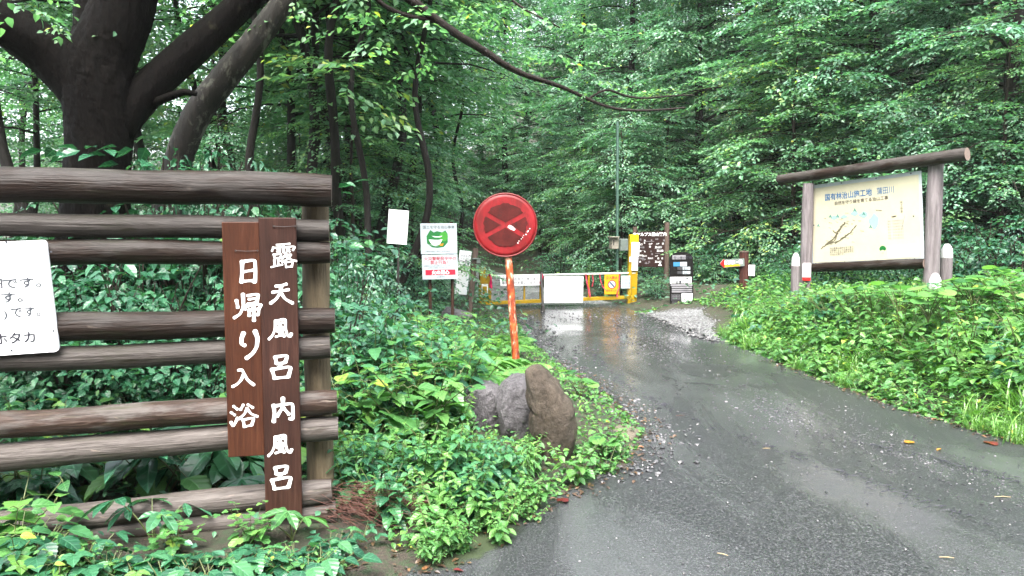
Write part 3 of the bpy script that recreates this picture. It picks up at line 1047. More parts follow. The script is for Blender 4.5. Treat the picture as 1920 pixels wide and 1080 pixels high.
def make_fern(seed, n, L, name='fern'):
    rs = np.random.RandomState(seed)
    g = Geo()
    pos, dr, nr, sz, tt = [], [], [], [], []
    for i in range(n):
        a = i * 2.4 + rs.uniform(-.4, .4)
        l = L * rs.uniform(.75, 1.1)
        ts = np.linspace(0, 1, 9)
        out = l * .85 * ts
        zz = l * (.75 * ts - .62 * ts ** 2)
        c = np.stack([np.cos(a) * out, np.sin(a) * out, zz - .02], 1)
        tube(g, c, np.linspace(.004, .001, 9), 3, 1, cap=False)
        f = np.array((math.cos(a), math.sin(a), 0)); s = np.array((-f[1], f[0], 0))
        bt = rs.uniform(-.12, .12)
        for q in np.linspace(.16, .98, 19):
            p = np.array([np.interp(q, ts, c[:, m]) for m in range(3)])
            for side in (-1, 1):
                pos.append(p); dr.append(s * side + f * .35 + (0, 0, -.1 + rs.normal(0, .06)))
                nr.append((rs.normal(0, .1), rs.normal(0, .1), 1)); sz.append(l * .30 * math.sin(math.pi * (q * .86 + .12)) * rs.uniform(.9, 1.1) + .01)
                tt.append(np.clip(.55 + bt + rs.normal(0, .08), 0, .92))
    leaves(g, pos, dr, nr, np.array(sz), T_NARROW, 0, np.array(tt))
    o = g.build(name, ['leaf_weed', 'stem'], origin=(0, 0, 0))
    tag(o, '', 'fern')
    return Proto(o)


RS = np.random.RandomState(11)


def gz(x, y, dz=0.0):
    return (float(x), float(y), float(H(x, y)) + dz)


# ------------------------------------------------------------------ the setting
def build_ground():
    def axis(lo, hi, c, n, k):
        t = np.linspace(-1, 1, n)
        s = np.sinh(t * k) / np.sinh(k)
        return np.where(s < 0, c + s * (c - lo), c + s * (hi - c))
    xs = axis(-260, 260, .5, 300, 4.6)
    ys = axis(-160, 420, 7, 320, 4.4)
    X, Y = np.meshgrid(xs, ys)
    Z = H(X, Y)
    nx, ny = len(xs), len(ys)
    V = np.stack([X, Y, Z], -1).reshape(-1, 3)
    i = (np.arange(ny - 1)[:, None] * nx + np.arange(nx - 1)[None]).ravel()
    g = Geo()
    g.add(V, np.stack([i, i + 1, i + nx + 1, i + nx], 1), smooth=True)
    o = g.build('ground', 'ground')
    o['kind'] = 'structure'
    # road
    ys = np.concatenate([np.linspace(-25, 2, 16)[:-1], np.linspace(2, 20, 150)[:-1], np.linspace(20, 46, 60)])
    nc = 30
    g = Geo()
    rows = []
    for y in ys:
        l, r = xL(y), xR(y)
        jl = .035 * math.sin(y * 9.1) + .03 * math.sin(y * 23 + 1)
        jr = .03 * math.sin(y * 8.3 + 2) + .03 * math.sin(y * 19)
        xx = np.linspace(l - .04 + jl, r + .04 + jr, nc)
        rows.append(np.stack([xx, np.full(nc, y), np.full(nc, zroad(y)) + .006 * np.sin(xx * 1.1) * np.cos(y * .8)], 1))
    i = (np.arange(len(ys) - 1)[:, None] * nc + np.arange(nc - 1)[None]).ravel()
    g.add(np.concatenate(rows), np.stack([i, i + 1, i + nc + 1, i + nc], 1), smooth=True)
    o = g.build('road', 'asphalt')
    o['kind'] = 'structure'
    # gravel side path joining from the right
    out = [G(1208, 589), G(1262, 588), G(1312, 590), G(1336, 606), G(1345, 640), G(1300, 630), G(1262, 608)]
    cen = np.mean(out, 0)
    g = Geo()
    ring, ring2 = [], []
    for k in range(len(out)):
        a, b = out[k], out[(k + 1) % len(out)]
        for f in np.linspace(0, 1, 8, endpoint=False):
            p = a + (b - a) * f
            ring.append(p + RS.normal(0, .025, 3) * (1, 1, 0))
    ring = np.array(ring)
    V = np.concatenate([[cen], cen + (ring - cen) * .5, ring])
    V[:, 2] = H(V[:, 0], V[:, 1])
    m = len(ring)
    V[:, 2] = np.maximum(V[:, 2], zroad(V[:, 1])) + .012
    F = [(0, 1 + k, 1 + (k + 1) % m) for k in range(m)] + [(1 + k, 1 + m + k, 1 + m + (k + 1) % m, 1 + (k + 1) % m) for k in range(m)]
    g.add(V, F, smooth=True)
    o = g.build('gravel_path', 'gravel')
    o['kind'] = 'structure'
    return out


path_poly = build_ground()

ICO = None


def ico():
    global ICO
    if ICO is None:
        bm = bmesh.new()
        bmesh.ops.create_icosphere(bm, subdivisions=1, radius=1)
        bm.verts.ensure_lookup_table()
        ICO = (np.array([v.co[:] for v in bm.verts]), np.array([[v.index for v in f.verts] for f in bm.faces]))
        bm.free()
    return ICO


def stones(g, P, sz, rs, tint):
    V, F = ico()
    for p, s, t in zip(P, sz, tint):
        W = V * rs.uniform(.6, 1.25, (len(V), 1)) * (s * rs.uniform(.7, 1.3), s * rs.uniform(.7, 1.3), s * .55)
        g.add(W @ rotz(rs.uniform(0, 6.3)).T + p + (0, 0, s * .2), F, 0, t)


def build_gravel():
    rs = np.random.RandomState(5)
    g = Geo()
    P, S, T = [], [], []

    def put(px, py, s, t, z=0):
        p = G(px, py, z)
        p[2] = max(float(zroad(p[1])), float(H(p[0], p[1])))
        P.append(p); S.append(s); T.append(t)
    # band of loose stones down the middle-right of the road (centre line given in the place)
    cl = np.array([G(1185, 600)[:2], G(1235, 655)[:2], G(1330, 715)[:2], G(1470, 775)[:2], G(1640, 830)[:2], G(1860, 915)[:2]])
    wd = np.array((.42, .42, .40, .36, .34, .34))
    for _ in range(5200):
        f = rs.uniform(0, 1) ** 1.35 * (len(cl) - 1)
        c = np.array([np.interp(f, range(len(cl)), cl[:, k]) for k in (0, 1)])
        w = np.interp(f, range(len(cl)), wd)
        c = c + rs.normal(0, w * .68, 2) * (1, 1.6)
        if not (xL(c[1]) + .1 < c[0] < xR(c[1]) - .1):
            continue
        s = np.clip(rs.lognormal(-5.05 - .09 * f, .45), .002, .018)
        P.append((c[0], c[1], float(zroad(c[1])))); S.append(s); T.append(rs.beta(2.0, 2.9))
    # along the left edge by the rocks
    for _ in range(1900):
        y = rs.uniform(4.6, 14)
        x = xL(y) + rs.normal(.04, .18)
        P.append((x, y, max(float(zroad(y)), float(H(x, y))))); S.append(np.clip(rs.lognormal(-4.6, .45), .004, .03)); T.append(rs.beta(2, 3))
    # before and under the gate
    for _ in range(420):
        y = rs.uniform(12.8, 17); x = rs.uniform(xL(y) + .4, xR(y))
        P.append((x, y, float(zroad(y)))); S.append(rs.uniform(.006, .02)); T.append(rs.beta(3, 2))
    # thin scatter everywhere on the road
    for _ in range(2200):
        y = 3.2 + 9 * rs.uniform(0, 1) ** 1.5; x = rs.uniform(xL(y) + .2, xR(y) - .1)
        P.append((x, y, float(zroad(y)))); S.append(np.clip(rs.lognormal(-5.7, .45), .0018, .009)); T.append(rs.beta(2, 2.5))
    # right road edge
    for _ in range(250):
        y = rs.uniform(5, 12); x = xR(y) - abs(rs.normal(0, .08))
        P.append((x, y, float(zroad(y)))); S.append(rs.uniform(.003, .012)); T.append(rs.beta(2, 3))
    stones(g, np.array(P), np.array(S), rs, np.array(T))
    o = g.build('gravel', 'bits')
    o['kind'] = 'stuff'
    # side path stones
    g = Geo()
    P, S, T = [], [], []
    pa = np.array(path_poly)[:, :2]
    while len(P) < 1500:
        a, b = pa[rs.randint(len(pa))], pa[rs.randint(len(pa))]
        q = a + (b - a) * rs.uniform(0, 1) + rs.normal(0, .06, 2)
        P.append((q[0], q[1], max(float(H(*q)), float(zroad(q[1]))) + .012)); S.append(rs.uniform(.006, .02)); T.append(rs.beta(3, 2))
    stones(g, np.array(P), np.array(S), rs, np.array(T))
    o = g.build('path_gravel', 'bits')
    o['kind'] = 'stuff'


build_gravel()

# ------------------------------------------------------------------ log fence
FA = U(597, 430, 3.95)
FA = np.array((FA[0], FA[1], 0.0))
FDIR = unit((math.sin(R(77.6)), math.cos(R(77.6)), 0))


def fence_pt(px, py, off=0.0):
    """Point on the fence's vertical plane (moved off metres towards the camera)."""
    n = np.array((FDIR[1], -FDIR[0], 0))
    o = FA + n * off
    r = F3 + (px - 960) / 1440 * R3 + (540 - py) / 1440 * U3
    return C3 + r * (np.dot(o - C3, n) / np.dot(r, n))


def build_fence():
    rs = np.random.RandomState(3)
    root = thing('log_fence', 'weathered fence of paired horizontal logs with a thick capping log', 'fence', (FA[0], FA[1], 0))
    #       left px y, right px y, right end px, radius, pale?
    rails = [(345, 358, 622, .085, 0), (421, 431, 617, .056, 0), (474, 473, 619, .060, 0), (618, 599, 628, .070, 0), (676, 650, 619, .060, 2),
             (796, 755, 632, .064, 1), (856, 803, 634, .066, 1), (985, 919, 622, .068, 1), (1018, 958, 630, .062, 1)]
    for k, (yl, yr, xe, r, pale) in enumerate(rails):
        a = fence_pt(0, yl, .02)
        b = fence_pt(xe, yr, .02)
        d = unit(b - a)
        a = a - d * (1.9 - .1 * (k % 3))
        L = np.linalg.norm(b - a)
        t = np.linspace(0, 1, 40)
        P = a + (b - a) * t[:, None]
        wobz = .004 * np.sin(t * 9 + k) + .003 * np.sin(t * 23 + 2 * k)
        P[:, 2] += wobz
        rad = r * (1 + .03 * np.sin(t * 7 + k * 1.7) + rs.normal(0, .008, 40)) * (1.05 - .06 * t)
        rad[0] *= .93; rad[-1] *= .95
        g = Geo()
        tube(g, P, rad, 18, 0, True, .012, rs, True, 1)
        x = d; y = unit(np.cross((0, 0, 1), x)); z = np.cross(x, y)
        c = (a + b) / 2
        g.build('rail', [('log', 'log_pale', 'log_mid')[pale], 'log_end'], root, origin=c, rot=np.array((x, y, z)).T)
    n = np.array((FDIR[1], -FDIR[0], 0))
    for px in (596, -420):
        p = fence_pt(px, 700, -.115) if px > 0 else fence_pt(px, 700, -.115)
        g = Geo()
        zt = fence_pt(px, 372, -.115)[2]
        z = np.linspace(-.35, zt, 14)
        P = np.stack([np.full(14, p[0]) + .004 * np.sin(z * 5), np.full(14, p[1]), z], 1)
        tube(g, P, .071 * (1 + .02 * np.sin(z * 6)), 16, 0, True, .012, rs)
        g.build('post', 'post', root, origin=(p[0], p[1], 0))


build_fence()


def plank_sign(name, label, x0, x1, ytop, ybot, mat, chars, off, ynail):
    a = fence_pt(x0, ybot, off)
    b = fence_pt(x1, ybot, off)
    b[2] = a[2]
    fr = Fr(a, b)
    top = fence_pt((x0 + x1) / 2, ytop, off)[2]
    h = top - a[2]
    root = thing(name, label, 'sign', tuple(fr.p(fr.width / 2, 0, -.012)))
    g = Geo()
    fbox(g, fr, 0, fr.width, 0, h, -.024, 0, 0, .004)
    g.build('plank', mat, root)
    for ch, cx, y0, y1, wpx, wid in chars:
        g = Geo()
        q0 = fence_pt(cx - wpx / 2, y0, off)
        q1 = fence_pt(cx, y1, off)
        size = q0[2] - q1[2]
        al = float(np.dot(q0 - fr.o, fr.u))
        bt = q0[2] - fr.o[2]
        brush(g, fr, ch, al, bt, size, 0, .0015, wid)
        g.build('brush_character', 'brush', root)
    g = Geo()
    xa, xb = fence_pt(ynail[0], ynail[2], off), fence_pt(ynail[1], ynail[2], off)
    for q in (xa, xb):
        tube(g, [q - fr.w * .004, q + fr.w * .008], .0045, 8)
    tube(g, [xa + fr.w * .006, (xa + xb) / 2 + fr.w * .006 + (0, 0, -.003), xb + fr.w * .006], .0014, 5)
    g.build('hanging_wire', 'dark_metal', root)


plank_sign('wooden_sign', 'long dark brown plank with white brush characters, right of the two on the fence', 498, 567, 408, 972, 'plank_dark',
           [('露', 531, 455, 502, 49, 13), ('天', 530, 529, 572, 52, 15), ('風', 531, 596, 638, 58, 15), ('呂', 527, 664, 711, 50, 14), ('内', 527, 746, 793, 44, 14),
            ('風', 530, 814, 856, 58, 15), ('呂', 526, 872, 918, 48, 14)], .118, (513, 553, 424))
plank_sign('wooden_sign', 'shorter reddish plank with white brush characters, left of the two on the fence', 428, 496, 416, 858, 'plank_red',
           [('日', 463, 486, 531, 42, 15), ('帰', 463, 548, 600, 54, 14), ('り', 460, 619, 671, 40, 15), ('入', 461, 689, 728, 56, 15), ('浴', 459, 756, 802, 56, 14)],
           .122, (442, 483, 470))


def white_notice():
    off = .10
    a = fence_pt(-330, 690, off); b = fence_pt(111, 659, off)
    fr = Fr(a, b)
    a, w = fr.o, fr.width
    tr = fence_pt(104, 449, off)
    h = float(np.dot(tr - fr.o, fr.v))
    root = thing('notice_board', 'white painted notice board with black Japanese writing screwed to the log fence', 'notice board', tuple(fr.p(w / 2, 0, -.01)))
    g = Geo()
    rc = .02
    pts = []
    for cx, cy_, a0 in ((w - rc, rc, -90), (w - rc - .01, h - rc, 0), (rc, h - rc, 90), (rc, rc, 180)):
        pts += circ(cx, cy_, rc, 6, R(a0), R(a0 + 90))
    fpoly(g, fr, pts, -.016, 0)
    g.build('panel', 'white', root)
    g = Geo()
    s = np.linalg.norm(fence_pt(100, 560, off) - fence_pt(0, 560, off)) / 100

    def loc(px, py):
        q = fence_pt(px, py, off) - fr.o
        return float(np.dot(q, fr.u)), float(np.dot(q, fr.v))
    for body, px, py, sx_, m_, b_, sz_ in (('円', -23, 540, 1.3, 0, .018, .052), ('です。', 4, 540, 1.3, 0, .018, .054), ('です。', -31, 568, 1.3, 0, .018, .054), (')', 7, 595, 1.2, 0, .015, .05),
                                           ('です。', 20, 594, 1.0, 0, .018, .054), ('ホタカ', -11, 645, 1.05, 1, .02, .058)):
        x, y = loc(px, py)
        g = Geo()
        text(g, fr, body, x, y, sz_, 0, .002, sx=sx_, bold=b_)
        g.build('lettering', ['ink_grey', 'ink'][m_], root)
    g = Geo()
    for px, py in ((12, 454), (96, 472), (100, 620), (22, 657)):
        x, y = loc(px, py)
        tube(g, [fr.p(x, y, -.001), fr.p(x, y, .004)], .0045, 8)
    g.build('screw', 'ink_grey', root)


white_notice()


# ------------------------------------------------------------------ round sign
def disc_sign():
    d = 7.3
    c = U(947.5, 422, d)
    ground = U(968.5, 690, d)
    top = U(950, 440, d)
    ax = unit(ground - top)
    base = top + ax * ((top[2] - float(H(ground[0], ground[1])) + .1) / -ax[2])
    root = thing('round_sign', 'round red sign with a faded crossed face on a leaning rusty pole', 'road sign', (base[0], base[1], float(H(base[0], base[1]))))
    g = Geo()
    t = np.linspace(0, 1, 30)
    rs = np.random.RandomState(8)
    P = base + (top - base) * t[:, None]
    off = np.array((0, .05, 0))
    tube(g, P + off, .0365 * (1 + rs.normal(0, .012, 30)), 14, 0, True, .03, rs)
    g.build('pole', 'rust', root)
    up = unit(-ax + np.array((.0, -.03, 0)))
    fr = Fr(c, c + np.array((1.0, .03, -.012)), up)
    r = .302

    def disc(g, rr, c0, c1, mat, dent=0.0, n=56):
        rad = np.linspace(0, 1, 9)
        V = [fr.p(0, 0, c1)]
        for q in rad[1:]:
            for k in range(n):
                a = 2 * math.pi * k / n
                x, y = rr * q * math.cos(a), rr * q * math.sin(a)
                V.append(fr.p(x, y, c1 + dent * math.sin(x * 9 + 1) * math.cos(y * 11)))
        F = [(0, 1 + k, 1 + (k + 1) % n) for k in range(n)]
        for j in range(7):
            b = 1 + j * n
            F += [(b + k, b + n + k, b + n + (k + 1) % n, b + (k + 1) % n) for k in range(n)]
        m = len(V)
        V += [fr.p(rr * math.cos(2 * math.pi * k / n), rr * math.sin(2 * math.pi * k / n), c0) for k in range(n)]
        b = 1 + 7 * n
        F += [(b + k, m + k, m + (k + 1) % n, b + (k + 1) % n) for k in range(n)]
        F.append(tuple(m + n - 1 - k for k in range(n)))
        g.add(V, F, mat, smooth=True)
    g = Geo()
    disc(g, r - .004, -.002, .004, 0, .0022)
    pd = g.build('disc', 'disc', root, origin=c)
    g = Geo()
    a = np.linspace(0, 2 * np.pi, 65)
    tube(g, [fr.p((r - .003) * math.cos(q), (r - .003) * math.sin(q), 0.0) for q in a], .008, 8, 0, False)
    g.build('rim', 'disc_rim', root, origin=c)
    # four faded fields between the arms of the cross, set 1.5 mm proud
    g = Geo()
    ri, hw, ang = .205, .021, R(29)
    for mid, half in ((0, ang), (math.pi / 2, math.pi / 2 - ang), (math.pi, ang), (3 * math.pi / 2, math.pi / 2 - ang)):
        apex = hw / math.sin(half)
        e = math.asin(hw / ri)
        pts = [(apex * math.cos(mid), apex * math.sin(mid))]
        for k in range(17):
            q = mid - (half - e) + 2 * (half - e) * k / 16
            rr = ri * (1 + .025 * math.sin(9 * q) + .02 * math.sin(23 * q))
            pts.append((rr * math.cos(q), rr * math.sin(q)))
        fpoly(g, fr, [(x, y) for x, y in pts], .0, .0078, 0)
    g.build('faded_field', 'disc_brown', root, origin=c)
    g = Geo()
    rot = lambda x, y: (.062 + x * math.cos(-.5) - y * math.sin(-.5), -.028 + x * math.sin(-.5) + y * math.cos(-.5))
    fpoly(g, fr, [rot(x, y) for x, y in ((-.04, -.012), (-.01, -.016), (.03, -.012), (.036, .008), (.0, .018), (-.036, .014))], .004, .0092, 0)
    for k in range(9):
        x, y = .12 + .028 * k * .5 + rs.normal(0, .012), -.165 + .016 * k + rs.normal(0, .006)
        fpoly(g, fr, circ(x, y, rs.uniform(.003, .007), 7), .004, .0085, 0)
    g.build('peeling_patch', 'peel', root, origin=c)


disc_sign()


# ------------------------------------------------------------------ signs among the shrubs on the left
def blank_sign():
    d = 8.4
    bl, br, tl = U(725, 456, d), U(762.5, 459, d + .05), U(723, 391.5, d)
    fr = Fr(bl, br, tl - bl)
    h = float(np.dot(tl - bl, fr.v))
    w = fr.width
    foot = fr.p(w / 2, 0, -.03)
    z0 = float(H(foot[0], foot[1]))
    root = thing('white_sign', 'small blank white sign on a thin post poking out of the shrubs', 'sign', (foot[0], foot[1], z0))
    g = Geo(); fbox(g, fr, 0, w, 0, h, -.006, 0, 0, .002); g.build('panel', 'white', root)
    g = Geo(); tube(g, [(foot[0], foot[1], z0 - .2), fr.p(w / 2, h * .8, -.03)], .014, 8); g.build('post', 'dark_metal', root)


def forest_sign():
    d = 9.2
    bl, br, tl = U(790.5, 524.5, d), U(859, 523, d + .1), U(787.5, 419, d)
    fr = Fr(bl, br, tl - bl)
    h = float(np.dot(tl - bl, fr.v)); w = fr.width
    foot = fr.p(w / 2, 0, -.05)
    z0 = float(H(foot[0], foot[1]))
    root = thing('information_sign', 'double white sign with a green emblem and a red band on dark posts', 'sign', (foot[0], foot[1], z0))
    sp = h * .447
    g = Geo(); fbox(g, fr, 0, w, sp + .004, h, -.008, 0, 0, .003); up = g.build('upper_panel', 'sign_white', root)
    g = Geo(); fbox(g, fr, .01, w, 0, sp - .004, -.008, 0, 0, .003); lowp = g.build('lower_panel', 'sign_white', root)
    for a in (.11, w - .06):
        g = Geo()
        q = fr.p(a, 0, -.03)
        tube(g, [(q[0], q[1], z0 - .2), fr.p(a, h + .02, -.03)], .02, 8)
        g.build('post', 'dark_wood', root)
    sx = w / 73.0
    g = Geo()
    text(g, fr, '国土を守る治山事業', w * .5, h - .062, .043, 0, .0015, 'CENTER', .006)
    text(g, fr, '災害から国土と暮らしを守る治山', w * .46, sp + .028, .020, 0, .0015, 'CENTER', .0)
    g.build('lettering', ['ink_grey'], up)
    # emblem: wooded hills with a white dam and valley
    g = Geo()
    cx, cy_ = w * .45, sp + (h - sp) * .50
    ew, eh = w * .29, (h - sp) * .29
    fpoly(g, fr, [(cx - ew, cy_ + eh * .3), (cx - ew * .95, cy_ - eh * .5), (cx - ew * .5, cy_ - eh * .92), (cx, cy_ - eh), (cx + ew * .6, cy_ - eh * .92), (cx + ew, cy_ - eh * .4),
                  (cx + ew, cy_ + eh * .55), (cx + ew * .8, cy_ + eh * .95), (cx + ew * .5, cy_ + eh * .72), (cx, cy_ + eh * .86), (cx - ew * .3, cy_ + eh * .72), (cx - ew * .62, cy_ + eh * 1.0)], 0, .002, 0)
    fpoly(g, fr, circ(cx + ew * .62, cy_ + eh * .25, ew * .40, 18, ry=eh * .52), .002, .0026, 1)
    fpoly(g, fr, [(cx - ew * .22, cy_ + eh * .18), (cx + ew * .30, cy_ + eh * .18), (cx + ew * .52, cy_ + eh * .34), (cx + .0, cy_ + eh * .24), (cx - ew * .52, cy_ + eh * .34)], .002, .003, 2)
    fpoly(g, fr, [(cx - ew * .5, cy_ - eh * .62), (cx + ew * .22, cy_ - eh * .62), (cx + ew * .5, cy_ - eh * .06), (cx + ew * .1, cy_ - eh * .14), (cx - ew * .25, cy_ - eh * .12), (cx - ew * .8, cy_ - eh * .08)], .002, .003, 2)
    fpoly(g, fr, [(cx - ew * .85, cy_ - eh * .58), (cx - ew * .2, cy_ - eh * .80), (cx + ew * .2, cy_ - eh * .78), (cx - ew * .4, cy_ - eh * .70)], .002, .003, 2)
    fpoly(g, fr, [(cx + ew * .2, cy_ - eh * .76), (cx + ew * .5, cy_ - eh * .78), (cx + ew * .62, cy_ - eh * .5), (cx + ew * .3, cy_ - eh * .56)], .003, .0036, 3)
    g.build('emblem', ['ink_green', 'ink_green2', 'paper', 'ink_orange'], up)
    g = Geo()
    text(g, fr, '火災警報発令中の', w * .52, sp - .068, .049, 0, .0015, 'CENTER', .01)
    text(g, fr, '禁止行為！', w * .52, sp - .118, .049, 0, .0015, 'CENTER', .01)
    text(g, fr, '警報発令中は山林や原野において火入れをしないこと', w * .53, sp - .146, .0165, 1, .0015, 'CENTER', .0)
    text(g, fr, '山林内での喫煙、たき火をしないこと', w * .50, sp - .168, .0165, 1, .0015, 'CENTER', .0)
    fbox(g, fr, w * .11, w * .93, .052, .116, 0, .0016, 0)
    text(g, fr, '火の用心', w * .52, .064, .054, 2, .0026, 'CENTER', .026)
    text(g, fr, '山火事予防', w * .52, .022, .020, 1, .0015, 'CENTER', .0)
    g.build('lettering', ['ink_red', 'ink_grey', 'paper'], lowp)


def leaning_notice():
    d = 12.0
    t, b = U(892, 466, d), U(879, 590, d - .1)
    z0 = float(H(b[0], b[1]))
    root = thing('wooden_post', 'leaning dark wooden post with a small bracket beside the gate', 'post', (b[0], b[1], z0))
    g = Geo()
    b2 = b + (b - t) * .3
    tube(g, [b2, (t + b2) / 2 + (.004, 0, 0), t], .046, 10, 0)
    g.build('shaft', 'grey_post', root)
    g = Geo()
    q = U(893, 485, d - .06)
    box(g, q + (.0, -.01, 0), (.12, .05, .02), None, 0, .003)
    box(g, q + (.035, -.01, -.05), (.06, .04, .07), None, 0, .004)
    g.build('bracket', 'box_grey', root)
    d2 = 12.15
    bl, br, tl = U(853, 551, d2 - .15), U(875, 553, d2), U(864, 469, d2 - .15)
    fr = Fr(bl, br, tl - bl)
    h = float(np.dot(tl - bl, fr.v)); w = fr.width
    o = fr.p(w / 2, 0, -.02)
    root = thing('notice', 'tall white paper notice leaning against a dark wooden post', 'notice', tuple(o))
    g = Geo(); fbox(g, fr, 0, w, 0, h, -.012, 0, 0, .002); g.build('board', 'paper', root)
    g = Geo()
    for k in range(4):
        text(g, fr, ('入山届を必ず出して', '登山者の皆様へ', '落石に注意', '増水に注意')[k], w * (.80 - .2 * k), h * .86, .036, 0, .0015, vertical=True, line=1.25)
    g.build('lettering', 'ink_faint', root)


blank_sign(); forest_sign(); leaning_notice()


# ------------------------------------------------------------------ gate and what hangs on it
DG0, DG1 = 15.1, 15.8


def gate_pt(px, py, off=0.0):
    a = U(905, 540, DG0); b = U(1188, 540, DG1)
    n = unit(np.cross((b - a) * (1, 1, 0), (0, 0, 1)))
    if n[1] > 0: n = -n
    o = a + n * off
    r = F3 + (px - 960) / 1440 * R3 + (540 - py) / 1440 * U3
    return C3 + r * (np.dot(o - C3, n) / np.dot(r, n))


def gate():
    c = gate_pt(1050, 560)
    root = thing('barrier_gate', 'yellow swing barrier with a pale top pipe across the road', 'gate', (c[0], c[1], 0))
    g = Geo(); tube(g, [gate_pt(918, 518), gate_pt(1191, 512)], .023, 10); g.build('top_pipe', 'pipe', root)
    g = Geo()
    a, b = gate_pt(922, 568), gate_pt(1186, 557)
    fr = Fr(a, b)
    fbox(g, fr, 0, fr.width, -.035, .035, -.03, .03, 0, .006)
    g.build('bottom_bar', 'yellow', root)
    for px in (983, 1013, 1104, 1160):
        g = Geo()
        tube(g, [gate_pt(px, 567 - (px - 922) * .0417), gate_pt(px, 517 - (px - 918) * .02)], .02, 8)
        g.build('upright', 'yellow', root)
    # left post with padlock box
    p = gate_pt(906, 540)
    z0 = float(H(p[0], p[1]))
    r2 = thing('gate_post', 'short yellow gate post with a rusty foot and a small white box', 'post', (p[0], p[1], z0))
    fr = Fr(gate_pt(897, 585), gate_pt(921, 585))
    fr.o = np.array((fr.o[0], fr.o[1], z0)); 
    ht = gate_pt(906, 501)[2] - z0
    g = Geo()
    fbox(g, fr, 0, .125, -.2, ht, -.03, .03, 0, .006)
    fbox(g, fr, 0, .03, -.2, ht, .03, .10, 0, .006)
    g.build('shaft', 'yellow', r2)
    g = Geo()
    hb = gate_pt(910, 515)[2] - z0
    fpoly(g, fr, [(.12, -.2), (.24, -.2), (.25, hb - .05), (.22, hb), (.19, hb), (.10, hb - .12)], -.02, .05, 0)
    g.build('hinge_plate', 'yellow', r2)
    g = Geo()
    q = gate_pt(909, 543, .12)
    box(g, q, (.125, .05, .215), None, 0, .008)
    box(g, q + (0, -.028, -.01), (.085, .012, .15), None, 1, .004)
    g.build('lock_box', ['paper', 'yellow'], r2)
    # right post
    p = gate_pt(1185, 540)
    z0 = float(H(p[0], p[1]))
    r3 = thing('gate_post', 'tall yellow gate post with white papers wrapped round its top', 'post', (p[0], p[1], z0))
    fr = Fr(gate_pt(1176, 570), gate_pt(1194, 570))
    fr.o = np.array((fr.o[0], fr.o[1], z0))
    ht = gate_pt(1186, 441)[2] - z0
    g = Geo()
    fbox(g, fr, .0, .075, -.25, ht, -.05, .03, 0, .006)
    fbox(g, fr, .085, .20, -.25, ht - .02, -.06, .02, 0, .006)
    g.build('shaft', 'yellow', r3)
    g = Geo()
    fbox(g, fr, .01, .19, ht - .17, ht + .015, -.055, .04, 0, .008)
    g.build('cap', 'yellow_new', r3)
    r4 = thing('notice', 'two white paper notices taped to the tall yellow gate post', 'notice', tuple(fr.p(.1, ht - .4, .05)))
    g = Geo()
    fbox(g, fr, .035, .205, ht - .43, ht - .14, .045, .052, 0, .001)
    fbox(g, fr, .055, .185, ht - .72, ht - .44, .045, .052, 0, .001)
    fbox(g, fr, .0, .05, ht - .54, ht - .44, .045, .050, 0, .001)
    g.build('paper', 'paper', r4)
    g = Geo()
    text(g, fr, '入', .12, ht - .32, .07, 0, .054, 'CENTER', .02)
    text(g, fr, '注', .12, ht - .55, .035, 0, .054, 'CENTER', .02)
    text(g, fr, '意', .12, ht - .60, .035, 0, .054, 'CENTER', .02)
    g.build('lettering', 'ink_grey', r4)


gate()


def hung(name, label, cat, x0, x1, y0, y1, off, mat, thick=.008):
    bl, br = gate_pt(x0, y1, off), gate_pt(x1, y1 - (x1 - x0) * .012, off)
    fr = Fr(bl, br)
    h = gate_pt(x0, y0, off)[2] - bl[2]
    root = thing(name, label, cat, tuple(fr.p(fr.width / 2, 0, -thick)))
    g = Geo(); fbox(g, fr, 0, fr.width, 0, h, -thick, 0, 0, .002)
    g.build('panel', mat, root)
    return root, fr, fr.width, h


